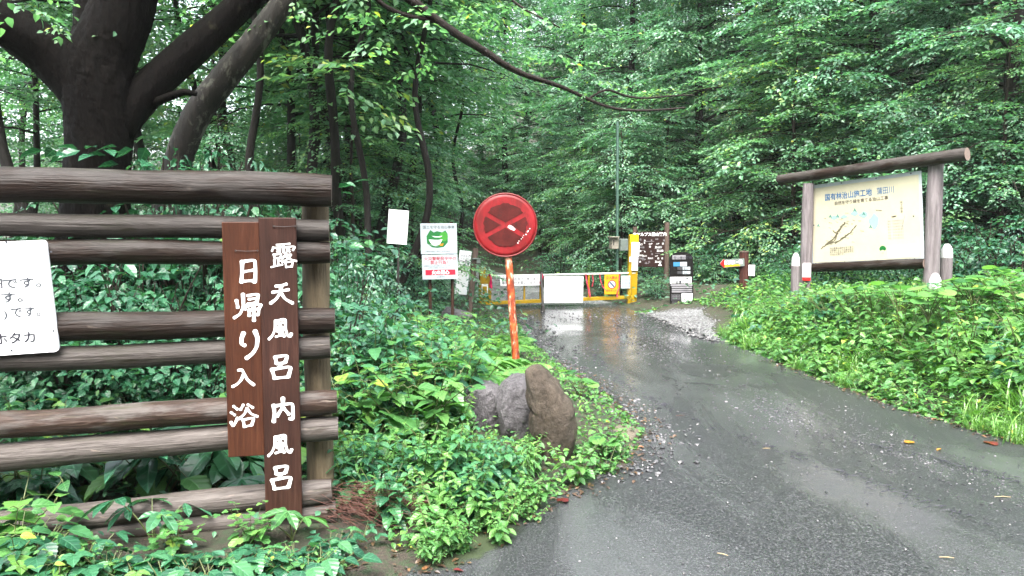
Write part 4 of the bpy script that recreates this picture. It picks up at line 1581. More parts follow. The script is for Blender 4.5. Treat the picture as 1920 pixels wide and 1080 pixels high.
def gate_things():
    root, fr, w, h = hung('banner', 'long white banner with two lines of black writing hung on the barrier', 'banner', 938, 1013, 518, 536, .06, 'paper')
    g = Geo()
    text(g, fr, '現在工事区及び入林口まで', .03, h - .082, .068, 0, .002, bold=.012, sx=.92)
    text(g, fr, '車両の通行を禁止します', .03, h - .158, .068, 0, .002, bold=.012, sx=.92)
    g.build('lettering', 'ink_grey', root)
    root, fr, w, h = hung('white_board', 'large white board with washed out writing tied to the middle of the barrier', 'board', 1020, 1093, 518, 568, .10, 'white')
    g = Geo()
    text(g, fr, '登山', .10, h * .62, .15, 0, .002, bold=.0)
    text(g, fr, '冬期は通行止', .05, h * .18, .085, 0, .002, bold=.0)
    g.build('lettering', 'ink_faint', root)
    # dark stand leaning on the barrier
    t, b = gate_pt(1014.5, 512, .09), U(1018, 588, 14.55)
    b[2] = 0
    root = thing('prop_pole', 'dark pole with a rubber foot leaning on the barrier beside the white board', 'pole', tuple(b))
    g = Geo(); tube(g, [t, b + (0, 0, .03)], .022, 9); g.build('shaft', 'dark_metal', root)
    g = Geo(); tube(g, [b + (0, 0, .0), b + (0, 0, .05), b + (0, 0, .12)], [.05, .046, .026], 10); g.build('foot', 'dark_metal', root)
    root, fr, w, h = hung('warning_sign', 'yellow keep out sign with a crossed circle hanging on the barrier', 'sign', 1133, 1160, 515, 552, .07, 'yellow_sign')
    g = Geo()
    text(g, fr, '立入禁止', w * .5, h - .085, .062, 0, .002, 'CENTER', .02)
    cx, cy_ = w * .52, h * .50
    fpoly(g, fr, circ(cx, cy_, .088, 32), 0, .0015, 0)
    fpoly(g, fr, circ(cx, cy_, .070, 32), .0015, .003, 1)
    s = .7071
    fpoly(g, fr, [(cx - .066 * s - .009, cy_ + .066 * s - .009), (cx + .066 * s - .009, cy_ - .066 * s - .009), (cx + .066 * s + .009, cy_ - .066 * s + .009), (cx - .066 * s + .009, cy_ + .066 * s + .009)], .003, .0045, 2)
    text(g, fr, '関係者以外', w * .5, .06, .045, 0, .002, 'CENTER', .0)
    g.build('lettering', ['ink_red', 'circle_blue', 'ink'], root)
    root, fr, w, h = hung('notice', 'small pale printed notice hanging at the right end of the barrier', 'notice', 1164.5, 1181.5, 517, 541, .06, 'sign_white')
    g = Geo()
    for k in range(7):
        text(g, fr, '通行には許可が必要', .02, h - .05 - k * .03, .019, 0, .002)
    g.build('lettering', 'ink_grey', root)
    # ribbons
    rib = [([(1098, 514), (1100, 530), (1104, 545), (1106, 557)], .045, 'ribbon', 'long pink ribbon tied to the barrier just right of the white board'),
           ([(1110.5, 515), (1112, 526), (1110, 537)], .028, 'ribbon', 'short pink ribbon hanging from the barrier, second right of the white board'),
           ([(1124, 514), (1126, 528), (1130, 538), (1138, 546)], .030, 'ribbon', 'pink ribbon curling towards the yellow keep out sign'),
           ([(1161.5, 513), (1160, 526), (1161, 538), (1156, 548), (1157, 557)], .034, 'ribbon', 'pink ribbon over the right edge of the yellow keep out sign'),
           ([(1015, 513), (1017, 520), (1014, 530), (1016, 537)], .055, 'ribbon_hot', 'hot pink ribbon knotted at the top of the dark prop pole'),
           ([(918, 514), (921, 522), (920, 534), (922, 544)], .06, 'ribbon_hot', 'hot pink ribbon tied beside the short yellow gate post')]
    for pts, wd, m, lab in rib:
        P = np.array([gate_pt(x, y, .085 if x > 1000 else .075) for x, y in pts])
        t = np.linspace(0, len(P) - 1, 16)
        P = np.stack([np.interp(t, np.arange(len(P)), P[:, k]) for k in range(3)], 1)
        P[:, 1] += .012 * np.sin(t * 4) - .05
        ww = wd * (.8 + .2 * np.cos(t * 3))
        sv = np.array((1, .25, 0)) / 1.03
        V = np.concatenate([P - sv * ww[:, None] / 2, P + sv * ww[:, None] / 2])
        V = np.concatenate([V, V + (0, .003, 0)])
        n = 16
        F = [(i, i + 1, n + i + 1, n + i) for i in range(n - 1)] + [(2 * n + i, 3 * n + i, 3 * n + i + 1, 2 * n + i + 1) for i in range(n - 1)]
        F += [(i, 2 * n + i, 2 * n + i + 1, i + 1) for i in range(n - 1)] + [(n + i, n + i + 1, 3 * n + i + 1, 3 * n + i) for i in range(n - 1)]
        g = Geo(); g.add(V, F, 0, smooth=True)
        tag(g.build('ribbon', m, origin=P[0]), lab, 'ribbon', 'ribbons tied to the barrier')


gate_things()


# ------------------------------------------------------------------ things on the far right of the gate
def meter_pole():
    d = 17.2
    b = U(1157, 560, d)
    z0 = float(H(b[0], b[1]))
    root = thing('utility_pole', 'thin green pole carrying a beige box and a grey box behind the gate', 'pole', (b[0], b[1], z0))
    t = U(1158, 228, d)
    g = Geo(); tube(g, [(b[0], b[1], z0 - .3), t], .034, 10); g.build('shaft', 'green_pole', root)
    g = Geo()
    c = U(1151, 456, d - .12)
    ax = np.array((unit((1, .35, 0)), unit((-.35, 1, 0)), (0, 0, 1)))
    box(g, c, (.17, .16, .26), ax, 0, .015)
    box(g, c + np.array((-.02, -.06, .14)), (.20, .2, .02), ax, 0, .005)
    box(g, c - ax[1] * .083 + ax[0] * -.045 + (0, 0, .02), (.022, .006, .12), ax, 1)
    g.build('meter_box', ['box_beige', 'dark_metal'], root)
    g = Geo()
    box(g, U(1169, 459, d - .02), (.19, .10, .27), ax, 0, .01)
    g.build('junction_box', 'box_grey', root)


def brown_board():
    d = 16.6
    bl, br, tl = U(1189, 500.5, d), U(1248, 501, d - .3), U(1189, 437, d)
    fr = Fr(bl, br)
    w = fr.width; h = float(np.dot(tl - bl, fr.v))
    f = fr.p(w / 2, 0, 0); z0 = float(H(f[0], f[1]))
    root = thing('trail_map_board', 'dark brown trail board covered in small white writing between two posts', 'sign board', (f[0], f[1], z0))
    g = Geo(); fbox(g, fr, .03, w - .02, 0, h + .03, -.03, 0, 0, .004); pn = g.build('panel', 'brown_board', root)
    for a, top, rr in ((-.005, 425, .05), (w + .005, 417, .055)):
        q = fr.p(a, 0, -.05); zt = U(1200, top, d)[2]
        g = Geo(); tube(g, [(q[0], q[1], z0 - .3), (q[0], q[1], zt)], rr, 10); g.build('post', 'grey_post', root)
    rs = np.random.RandomState(4)
    g = Geo()
    text(g, fr, '北アルプス登山案内', w * .5, h - .06, .082, 0, .003, 'CENTER', .035)
    words = ['山荘', '岳', '小屋', '登山口', '峠', '沢', '温泉', '池', '谷', '平', '滝']
    for k in range(34):
        row = k // 5
        a = .07 + (k % 5) * w * .19 + rs.uniform(-.03, .05)
        b = h - .16 - row * .082 + rs.uniform(-.02, .02)
        if b < .03: continue
        text(g, fr, words[rs.randint(len(words))], a, b, rs.uniform(.030, .050), 0 if rs.uniform() < .6 else 1, .003, bold=.02)
    for k in range(9):
        a, b = rs.uniform(.08, w - .2), rs.uniform(.06, h - .15)
        fbox(g, fr, a, a + rs.uniform(.05, .13), b, b + .007, 0, .0025, 1)
    fpoly(g, fr, [(w - .16, .03), (w - .08, .03), (w - .12, .10)], 0, .004, 0)
    g.build('lettering', ['paper', 'plate_grey'], pn)


def notice_stand():
    d = 14.7
    bl, br = U(1256, 577, d), U(1300, 577, d - .12)
    fr = Fr(bl, br)
    fr.o[2] = fr.o[2]
    w = fr.width
    h = float(np.dot(U(1276, 472, d) - bl, fr.v))
    f = fr.p(w / 2, 0, -.05); z0 = float(H(f[0], f[1]))
    root = thing('notice_stand', 'black round topped notice stand bearing white and grey plates', 'notice stand', (f[0], f[1], z0))
    r = w / 2
    hh = h - r * .62
    pts = [(0, -.25), (w, -.25), (w, hh)] + circ(r, hh, r, 20, .06, math.pi - .06, ry=r * .62) + [(0, hh)]
    g = Geo(); fpoly(g, fr, pts, -.10, 0); pn = g.build('body', 'black_board', root)
    s = h / 105.0
    Y = lambda py: (577 - py) * s
    X = lambda px: (px - 1256) * w / 44.0

    def plate(x0, x1, y0, y1, m, c=.006, nm='plate'):
        g = Geo(); fbox(g, fr, X(x0), X(x1), Y(y1), Y(y0), 0, c, 0, .0015); return g.build(nm, m, root)
    plate(1262, 1287, 478, 486, 'plate_grey')
    plate(1263.5, 1276, 491, 499, 'plate_blue')
    plate(1276.3, 1289, 491, 499, 'sign_white')
    plate(1271, 1280, 500.5, 505.5, 'slate'); plate(1281, 1295, 500, 505.5, 'sign_white')
    plate(1271, 1280, 508, 513.5, 'slate'); plate(1281, 1295, 508, 513.5, 'sign_white')
    plate(1257, 1297.5, 519, 531, 'paper')
    plate(1258, 1299, 532.5, 536, 'plate_grey', .004)
    for y in (537.2, 541.6, 545.4):
        plate(1260, 1298, y, y + 2.8, ('slate', 'plate_grey')[int(y) % 2], .008)
    plate(1258.5, 1277, 551, 563.5, 'slate'); plate(1260, 1277, 565, 576, 'slate')
    plate(1278.5, 1299, 550, 576.5, 'white', .009)
    g = Geo()
    text(g, fr, '登山者の皆様へ', X(1264), Y(485), .058, 0, .0075, bold=.012)
    text(g, fr, '入山注意', X(1268), Y(524.5), .06, 0, .0075, bold=.02)
    text(g, fr, '計画書提出', X(1261), Y(530.3), .06, 0, .0075, bold=.02)
    for y in (502.5, 505, 510.5, 513):
        text(g, fr, '案内所', X(1283), Y(y), .025, 0, .0075)
    for y in (556, 560):
        text(g, fr, '登山届入れ', X(1261), Y(y), .03, 1, .0075)
    g.build('lettering', ['ink', 'plate_grey'], root)


def signpost():
    d = 14.1
    b = U(1394, 578, d)
    z0 = float(H(b[0], b[1]))
    root = thing('signpost', 'red brown wooden signpost with a flat cap and a small white plate', 'signpost', (b[0], b[1], z0))
    g = Geo()
    tp = U(1395, 473, d)
    tube(g, [(b[0], b[1], z0 - .3), tp], .083, 16); g.build('post', 'red_brown', root)
    g = Geo(); tube(g, [tp, tp + (0, 0, .022)], .092, 16); g.build('cap', 'grey_post', root)
    g = Geo()
    q = U(1409, 507, d - .02)
    box(g, q, (.012, .12, .20), np.array((unit((.55, 1, 0)), unit((1, -.55, 0)), (0, 0, 1))), 0, .003)
    g.build('white_plate', 'paper', root)
    # arrow board
    fr = Fr(U(1350, 501.5, d - .16), U(1396, 498.5, d - .10))
    w = fr.width; h = .135
    arm = fr
    g = Geo()
    fpoly(g, fr, [(0, h / 2), (.07, -.01), (.09, -.01), (w, 0), (w, h), (.09, h + .005), (.07, h + .01)], -.03, 0)
    o = g.build('arrow_board', 'box_grey', root)
    g = Geo()
    fpoly(g, fr, [(.004, h / 2), (.075, -.012), (.085, -.01), (.085, h + .005), (.075, h + .012)], 0, .003, 0)
    fpoly(g, fr, [(.085, .002), (w - .09, .006), (w - .09, .036), (.085, .034)], 0, .002, 1)
    text(g, fr, '新穂高・槍', .085, .05, .078, 2, .002, bold=.045, sx=.88)
    g.build('lettering', ['red_sticker', 'yellow_sign', 'paper'], o)


def map_board():
    dl, dr = 12.2, 10.75
    bl, br, tl = U(1522, 497, dl), U(1733, 488, dr), U(1521, 341, dl)
    up = (tl - bl)
    fr = Fr(bl, br, (0, 0, 1))
    w = fr.width
    h = 1.255
    f = fr.p(w / 2, 0, -.1); z0 = float(H(f[0], f[1]))
    root = thing('map_board', 'large cream map board framed by grey logs under a sloping log beam', 'map board', (f[0], f[1], z0))
    g = Geo(); fbox(g, fr, .0, w, 0, h, -.02, 0, 0, .006); pn = g.build('panel', 'sign_white', root)
    g = Geo(); fbox(g, fr, .035, w - .035, .035, h - .05, 0, .003, 0); face = g.build('map_face', 'map_face', root)
    rs = np.random.RandomState(2)

    def logm(name, a, b, r0, r1, m, capm='log_end', seg=14):
        g = Geo()
        t = np.linspace(0, 1, 22)
        P = a + (b - a) * t[:, None]
        tube(g, P, (r0 + (r1 - r0) * t) * (1 + .03 * np.sin(t * 11) + rs.normal(0, .012, 22)), seg, 0, True, .015, rs, True, 1)
        x = unit(b - a); y = unit(np.cross((0, 0, 1), x)) if abs(x[2]) < .9 else np.array((0, 1.0, 0))
        z = np.cross(x, y)
        if abs(x[2]) < .9:
            g.build(name, [m, capm], root, origin=(a + b) / 2, rot=np.array((x, y, z)).T)
        else:
            g.build(name, [m, capm], root, origin=(a[0], a[1], 0))
    # posts stand upright; their feet go into the bank
    pl = U(1510, 540, dl); pr = U(1746, 520, dr)
    zl = U(1510, 345, dl)[2]; zr_ = U(1746, 309, dr)[2]
    for p, zt, r_ in ((pl, zl, .088), (pr, zr_, .102)):
        z1 = float(H(p[0], p[1])) - .3
        logm('post', np.array((p[0], p[1], z1)), np.array((p[0], p[1], zt)), r_ * 1.05, r_, 'map_post', 'map_post')
    a, b = U(1461, 337, 12.5), U(1814, 289, 10.2)
    logm('roof_beam', a, b, .078, .092, 'log_mid')
    a, b = U(1521, 502, dl), U(1735, 494, dr)
    logm('lower_beam', a, b, .068, .075, 'log', seg=12)
    g = Geo()
    for px, py in ((1528, 348), (1589, 340), (1655, 330), (1716, 319), (1530, 426), (1718, 397), (1531, 483), (1590, 480), (1652, 478), (1717, 475)):
        q = (px - 1522) / (1733 - 1522)
        a = w * q * 1.0
        bb = {True: h - .022, False: .022}[py < 360] if not 380 < py < 440 else h * .5
        tube(g, [fr.p(np.clip(a, .02, w - .02), bb, -.002), fr.p(np.clip(a, .02, w - .02), bb, .006)], .011, 8)
    g.build('bolt', 'ink_grey', root)
    # writing and drawing on the face; fractions of the face read off the board
    g = Geo()
    Xf = lambda q: q * w
    Yf = lambda q: q * h
    text(g, fr, '国有林治山施工地', Xf(.155), Yf(.795), .112, 0, .0055, bold=.014, sx=.86)
    text(g, fr, '蒲田川', Xf(.63), Yf(.795), .112, 0, .0055, bold=.0, sx=.80)
    text(g, fr, '自然を守り緑を育てる治山工事', Xf(.245), Yf(.725), .061, 1, .0055, bold=.008, sx=1.0)
    for px, py in ((.08, .49), (.20, .59), (.27, .585), (.43, .635), (.51, .58), (.565, .42)):
        fpoly(g, fr, [(Xf(px) - .026, Yf(py) - .022), (Xf(px) - .004, Yf(py) - .006), (Xf(px) + .032, Yf(py) - .026), (Xf(px) + .004, Yf(py) + .034)], .003, .0055, 2)
    for px, py, rx, ry in ((.51, .57, .07, .045), (.60, .48, .075, .10), (.43, .60, .06, .04), (.24, .57, .07, .03), (.33, .57, .06, .025)):
        pts = [(Xf(px) + rx * math.cos(q) * (1 + .2 * math.sin(3 * q + px * 9)), Yf(py) + ry * math.sin(q) * (1 + .2 * math.cos(4 * q))) for q in np.linspace(0, 2 * math.pi, 24, endpoint=False)]
        fpoly(g, fr, pts, .003, .0042, 3)

    def line(pts, wd, m, jag=0.0, c=.005):
        P = np.array([(Xf(x), Yf(y)) for x, y in pts])
        t = np.linspace(0, len(P) - 1, len(P) * 6)
        Q = np.stack([np.interp(t, np.arange(len(P)), P[:, k]) for k in (0, 1)], 1) + rs.normal(0, jag, (len(t), 2))
        T = np.gradient(Q, axis=0); T /= np.linalg.norm(T, axis=1)[:, None] + 1e-9
        Nn = np.stack([-T[:, 1], T[:, 0]], 1) * (wd * (1 + rs.uniform(-.5, .5, len(t))))[:, None] / 2
        V = [fr.p(*q, c) for q in Q + Nn] + [fr.p(*q, c) for q in Q - Nn]
        n = len(Q)
        g.add(V, np.array([(n + i, n + i + 1, i + 1, i) for i in range(n - 1)]), m)
    line([(.10, .20), (.16, .25), (.23, .28), (.26, .36), (.22, .42)], .016, 4, .004, .0050)
    line([(.16, .25), (.24, .33), (.29, .43), (.34, .50)], .024, 4, .005, .0053)
    line([(.24, .25), (.33, .33), (.39, .38), (.44, .45)], .016, 4, .005, .0056)
    line([(.14, .24), (.30, .29), (.37, .36)], .008, 4, .004, .0059)
    for k in range(26):
        x, y = rs.uniform(.14, .5), rs.uniform(.24, .62)
        line([(x, y), (x + rs.uniform(.015, .035), y - rs.uniform(0, .015))], .005, 4 if k % 3 else 1, .001, .0062 + k * .00003)
    line([(.62, .61), (.67, .60)], .008, 4, .001, .0061)
    text(g, fr, '施工経過', Xf(.835), Yf(.66), .036, 1, .0055, vertical=True, line=1.2)
    line([(.75, .515), (.79, .52)], .014, 1, 0, .0055)
    for r0 in range(7):
        text(g, fr, '昭和・平成年度谷止工', Xf(.715), Yf(.46 - r0 * .033), .026, 5, .0055, sx=.9)
    line([(.86, .52), (.83, .36)], .006, 5, .001, .0065)
    for k, s_ in enumerate(('治山事業は森林を守り育て、', '土砂崩れなどの災害を防ぎ、', '私たちの生活と国土を守る', '大切な仕事です。')):
        text(g, fr, s_, Xf(.185), Yf(.185 - k * .026), .033, 1, .0055, sx=1.0)
    fbox(g, fr, Xf(.71), Xf(.955), Yf(.05), Yf(.185), .003, .0048, 6)
    text(g, fr, '中部森林管理局', Xf(.74), Yf(.12), .03, 5, .0055)
    fpoly(g, fr, circ(Xf(.665), Yf(.150), .050, 24, 0, math.pi), .003, .0055, 7)
    fpoly(g, fr, [(Xf(.665) - .05, Yf(.150)), (Xf(.665) - .04, Yf(.150) - .022), (Xf(.665), Yf(.150) - .008), (Xf(.665) + .04, Yf(.150) - .022), (Xf(.665) + .05, Yf(.150))], .003, .0052, 7)
    text(g, fr, '緑', Xf(.665), Yf(.098), .03, 5, .0055, 'CENTER')
    g.build('lettering', ['ink_blue', 'ink_brown', 'ink_teal', 'ink_aqua', 'ink_olive', 'plate_grey', 'white', 'ink_green'], root)
    # small white and red marker on the left post
    q = U(1511, 526, dl - .105)
    f2 = Fr(q + (-.055, 0, 0), q + (.065, -.03, 0))
    r2 = thing('marker_plate', 'small white and red marker plate on the left post of the map board', 'marker', tuple(q))
    g = Geo(); fbox(g, f2, 0, .12, .055, .275, -.006, 0, 0, .002); fbox(g, f2, 0, .12, 0, .055, -.006, 0.0005, 1, .002)
    g.build('plate', ['paper', 'red_sticker'], r2)
    g = Geo(); text(g, f2, '火気', .06, .19, .045, 0, .002, 'CENTER', .01); text(g, f2, '注意', .06, .12, .045, 0, .002, 'CENTER', .01)
    g.build('lettering', 'ink_faint', r2)


def bollards():
    for px, ytop, ybot, d, r, lab in ((1490, 474, 560, 11.9, .065, 'wooden post with a white pointed top left of the map board'),
                                      (1773, 457, 530, 11.0, .080, 'thick wooden post with a white pointed top right of the map board'),
                                      (1752, 512, 560, 9.9, .075, 'wooden post showing only its white tip above the weeds under the map board')):
        p = U(px, ybot, d); zt = U(px, ytop, d)[2]
        z0 = float(H(p[0], p[1]))
        root = thing('wooden_post', lab, 'post', (p[0], p[1], z0))
        zc = zt - .20
        g = Geo(); tube(g, [(p[0], p[1], z0 - .3), (p[0], p[1], (z0 + zc) / 2), (p[0], p[1], zc)], r, 12); g.build('shaft', 'map_post', root)
        g = Geo(); tube(g, [(p[0], p[1], zc), (p[0], p[1], zc + .12), (p[0], p[1], zt - .02), (p[0], p[1], zt)], [r * 1.01, r * .92, r * .55, r * .3], 12); g.build('painted_top', 'worn_white', root)


meter_pole(); brown_board(); notice_stand(); signpost(); map_board(); bollards()


# ------------------------------------------------------------------ rocks
def rock(name, label, c, size, seed, mat, rotation=0, sub=4, amp=.22, tilt=0.0, taper=0.0):
    rs = np.random.RandomState(seed)
    bm = bmesh.new()
    bmesh.ops.create_icosphere(bm, subdivisions=sub, radius=1)
    V = np.array([v.co[:] for v in bm.verts]); F = np.array([[v.index for v in f.verts] for f in bm.faces])
    bm.free()
    # cut the ball with random planes for broken faces, then roughen
    for _ in range(15):
        n = unit(rs.normal(0, 1, 3)); dd = rs.uniform(.50, .88)
        k = V @ n - dd
        V = V - np.outer(np.maximum(k, 0), n) * .97
    o = np.zeros(len(V))
    for f_, a_ in ((2.2, .5), (4.7, .28), (9.5, .16), (19, .10), (34, .05)):
        q = rs.uniform(0, 6.28, 3); m = rs.normal(0, 1, (3, 3))
        w_ = np.sin(V @ m[0] * f_ + q[0]) * np.sin(V @ m[1] * f_ + q[1])
        o += a_ * (w_ if f_ < 6 else .6 - 1.6 * np.abs(w_))
    V = V * (1 + amp * o[:, None] * .6)
    if taper:
        zz = V[:, 2]
        V[:, 0] = V[:, 0] * (1 - taper * np.where(zz > 0, .8 * zz ** 2, 1.1 * zz ** 2))
    V = V * np.asarray(size)
    V = V @ roty(tilt).T @ rotz(rotation).T
    g = Geo(); g.add(V + np.asarray(c), F, smooth=True)
    o = g.build(name, mat, origin=(c[0], c[1], c[2]))
    return tag(o, label, 'rock')



def face_rock(label, outline, d, thick, seed, mat, amp, sink=.06):
    """Boulder whose front has the measured outline (real metres) and whose body runs back by its thickness."""
    rs = np.random.RandomState(seed)
    low = max(y for x, y in outline)
    P = np.array([U(x, low - (low - y) * .94, d) for x, y in outline])
    c = P.mean(0)
    q = P - c
    ang = np.arctan2(q[:, 2], q[:, 0]); rad = np.hypot(q[:, 0], q[:, 2])
    k = np.argsort(ang)
    ang, rad = ang[k], rad[k]
    ang = np.concatenate([ang - 2 * np.pi, ang, ang + 2 * np.pi]); rad = np.tile(rad, 3)
    bm = bmesh.new()
    bmesh.ops.create_icosphere(bm, subdivisions=6, radius=1)
    V = np.array([v.co[:] for v in bm.verts]); F = np.array([[v.index for v in f.verts] for f in bm.faces])
    bm.free()
    rho = np.hypot(V[:, 0], V[:, 2]) + 1e-9
    th = np.arctan2(V[:, 2], V[:, 0])
    R_ = np.interp(th, ang, rad) * rho ** .45
    W = np.stack([np.cos(th) * R_, V[:, 1] * thick, np.sin(th) * R_], 1)
    W[:, 2] -= sink * np.clip(-V[:, 2], 0, 1)
    o = np.zeros(len(V))
    for f_, a_ in ((5, .45), (11, .36), (23, .26), (47, .12)):
        m = rs.normal(0, 1, (3, 3)); ph = rs.uniform(0, 6.28, 3)
        w_ = np.sin(W @ m[0] * f_ + ph[0]) * np.sin(W @ m[1] * f_ + ph[1])
        o += a_ * (w_ if f_ < 10 else .45 - 1.3 * np.abs(w_))
    nrm = V * (1 / max(thick, .1))
    W = W + V * (amp * o)[:, None]
    g = Geo()
    g.add(W + c, F, smooth=True)
    tag(g.build('boulder', mat, origin=c), label, 'rock')


face_rock('tall brown slab of rock standing at the road edge', [(984, 680), (998, 668), (1014, 670), (1036, 692), (1058, 728), (1074, 772), (1079, 815), (1066, 848), (1048, 876), (1030, 886), (1014, 860), (1004, 815), (996, 760), (988, 715)],
          5.1, .15, 21, 'rock_brown', .022, .05)
face_rock('grey cracked boulder beside the tall brown slab', [(936, 725), (950, 700), (972, 690), (996, 698), (1012, 722), (1016, 765), (1004, 805), (972, 815), (944, 800), (934, 762)], 5.4, .17, 8, 'rock_grey', .034, .12)
face_rock('smaller grey boulder half hidden in weeds left of the cracked one', [(868, 740), (884, 716), (910, 706), (936, 716), (946, 750), (940, 790), (905, 800), (876, 782)], 5.6, .15, 33, 'rock_grey', .028, .12)
pm = U(1392, 588, 13.1)
rock('boulder', 'pale tan stone at the foot of the signpost', (pm[0], pm[1], pm[2]), (.20, .16, .12), 5, 'rock_tan', .3, 3, .15, -.3)
pm = U(850, 596, 9.9)
rock('boulder', 'grey stone among shrubs below the double white sign', (pm[0], pm[1], pm[2]), (.26, .2, .16), 15, 'rock_grey', .3, 3, .15, -.2)
pm = G(1185, 815)
rock('boulder', 'low flat pale stone at the road edge beyond the weeds', (pm[0] - .08, pm[1], .0), (.19, .26, .05), 41, 'rock_tan', .4, 3, .15)

# ------------------------------------------------------------------ big tree on the left
def path3(pts, d0, n=26):
    """Smooth centre line and radius through (px, py, radius px, depth) points."""
    P = np.array([U(x, y, d) for x, y, r, d in pts]); r = np.array([r_ * .92 * d / 1440 for x, y, r_, d in pts])
    t = np.linspace(0, len(P) - 1, n)
    Q = np.stack([np.interp(t, np.arange(len(P)), P[:, k]) for k in range(3)], 1)
    rr = np.interp(t, np.arange(len(P)), r)
    for _ in range(4 + n * n // 500):
        Q[1:-1] = (Q[:-2] + 2 * Q[1:-1] + Q[2:]) / 4
        rr[1:-1] = (rr[:-2] + 2 * rr[1:-1] + rr[2:]) / 4
    return Q, rr


def big_tree():
    d = 6.4
    rs = np.random.RandomState(17)
    b = U(180, 560, d); z0 = float(H(b[0], b[1]))
    root = thing('old_tree', 'massive black trunked old tree with spreading limbs behind the log fence', 'tree', (b[0], b[1], z0))
    zb = (430 - (z0 - .2 - CAM_H) / d * -1440) 
    g = Geo()
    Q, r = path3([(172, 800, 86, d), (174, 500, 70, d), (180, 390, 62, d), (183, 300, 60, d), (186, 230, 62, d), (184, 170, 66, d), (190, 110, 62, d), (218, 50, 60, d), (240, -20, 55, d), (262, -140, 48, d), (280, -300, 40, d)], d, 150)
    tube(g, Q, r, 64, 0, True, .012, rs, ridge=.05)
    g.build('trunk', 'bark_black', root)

    def limb(pts, n=26, m='bark_black', rough=.03, nm='limb', seg=14):
        big = m == 'bark_black'
        g = Geo(); Q, r = path3(pts, d, n * (3 if big else 1)); tube(g, Q, r, 40 if big else seg, 0, True, .012 if big else rough, rs, ridge=.045 if big else 0); g.build(nm, m, root); return Q
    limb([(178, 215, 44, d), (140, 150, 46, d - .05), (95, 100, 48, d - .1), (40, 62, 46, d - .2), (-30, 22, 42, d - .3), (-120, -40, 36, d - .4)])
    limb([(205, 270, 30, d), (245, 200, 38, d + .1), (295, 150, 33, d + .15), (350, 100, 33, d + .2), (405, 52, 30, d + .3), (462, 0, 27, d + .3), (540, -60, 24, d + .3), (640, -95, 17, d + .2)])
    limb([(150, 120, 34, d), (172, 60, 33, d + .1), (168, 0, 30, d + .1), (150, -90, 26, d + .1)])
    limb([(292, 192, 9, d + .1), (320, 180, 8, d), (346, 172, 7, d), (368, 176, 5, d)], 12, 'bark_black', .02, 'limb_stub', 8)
    # the long branch that hangs over the road
    bp = limb([(600, -85, 12, d + .2), (680, -60, 10, d + .4), (765, -6, 9.5, d + .6), (812, 32, 9.5, d + .7), (856, 66, 9, d + .8), (910, 95, 8, d + .9), (945, 122, 7, d + 1), (975, 138, 6, d + 1.1),
               (1012, 150, 5, d + 1.2), (1050, 160, 4.3, d + 1.3), (1090, 180, 3.6, d + 1.5), (1140, 205, 3, d + 1.6), (1200, 210, 2.6, d + 1.8), (1285, 202, 1.8, d + 1.9)], 60, 'bark_branch', .05, 'branch', 8)
    limb([(640, -95, 8, d + .2), (700, -2, 5, d + .5), (735, 20, 5, d + .6), (765, 30, 4.5, d + .65), (800, 36, 4.5, d + .7), (822, 42, 5, d + .72)], 24, 'bark_branch', .05, 'branch', 7)
    limb([(1100, 188, 2.6, d + 1.6), (1135, 164, 2.4, d + 1.7), (1165, 178, 2.4, d + 1.75), (1200, 186, 2.2, d + 1.8), (1250, 180, 2, d + 1.9), (1300, 178, 1.5, d + 2)], 24, 'bark_branch', .05, 'branch', 6)
    limb([(960, 0, 2.5, d + 1), (985, 20, 2.5, d + 1), (1020, 36, 2.2, d + 1), (1050, 52, 1.5, d + 1.1)], 12, 'bark_branch', .05, 'branch', 5)
    # leaves round the limbs
    cw = Crown()
    lib = [spray(rs, .55, .085, .9) for _ in range(4)]
    spots = [(8, -10, 5.6), (30, 15, 5.7), (-20, -30, 5.6), (60, -25, 5.8), (110, 15, 6.0), (120, 60, 6.6), (30, 100, 6.9), (330, 10, 6.9), (300, 60, 7.0), (340, 60, 7.2),
             (700, 15, 7.0), (740, 70, 7.2), (760, 20, 7.0), (820, 10, 7.4), (870, 30, 7.4), (930, 60, 7.5), (1000, 90, 7.7), (1060, 130, 7.8), (1120, 160, 8.0),
             (960, 10, 7.6), (900, 10, 7.5), (1030, 40, 7.7), (780, 110, 7.6), (690, 60, 7.2), (660, 20, 7.2), (560, 20, 7.4), (600, -20, 7.2), (430, -20, 6.9), (380, -40, 6.8)]
    for x, y, dd in spots:
        for _ in range(2):
            sp = lib[rs.randint(4)]
            cw.add(sp, rotz(rs.uniform(0, 6.28)) @ roty(rs.normal(.15, .25)), U(x + rs.normal(0, 18), y + rs.normal(0, 12), dd + rs.normal(0, .2)), rs.uniform(.6, 1.05), np.clip(rs.normal(.55, .18, len(sp[0])), 0, .95))
    # crown above the picture
    for _ in range(64):
        sp = lib[rs.randint(4)]
        o = np.array((rs.uniform(-6.5, -1.4), rs.uniform(2.6, 6.8), rs.uniform(3.8, 6.5)))
        if o[2] < 1.55 + o[1] * .37: continue
        cw.add(sp, rotz(rs.uniform(0, 6.28)) @ roty(rs.normal(.1, .25)), o, rs.uniform(1.2, 1.9), np.clip(rs.normal(.45, .18, len(sp[0])), 0, .95))
    cw.geo(T_MID).build('crown', 'leaf_tree_pale', root)
    # the leaning lichen-spotted neighbour
    d2 = 7.6
    b = U(300, 430, d2); z0 = float(H(b[0], b[1]))
    root2 = thing('leaning_tree', 'leaning grey trunk mottled with lichen just right of the old black tree', 'tree', (b[0], b[1], z0))
    g = Geo()
    Q, r = path3([(285, 560, 34, d2), (310, 420, 30, d2), (335, 290, 27, d2), (372, 205, 27, d2), (425, 140, 27, d2), (478, 78, 25, d2), (535, 0, 22, d2), (600, -90, 18, d2 + .1), (690, -240, 10, d2 + .3)], d2, 90)
    tube(g, Q, r, 32, 0, True, .015, rs, ridge=.03)
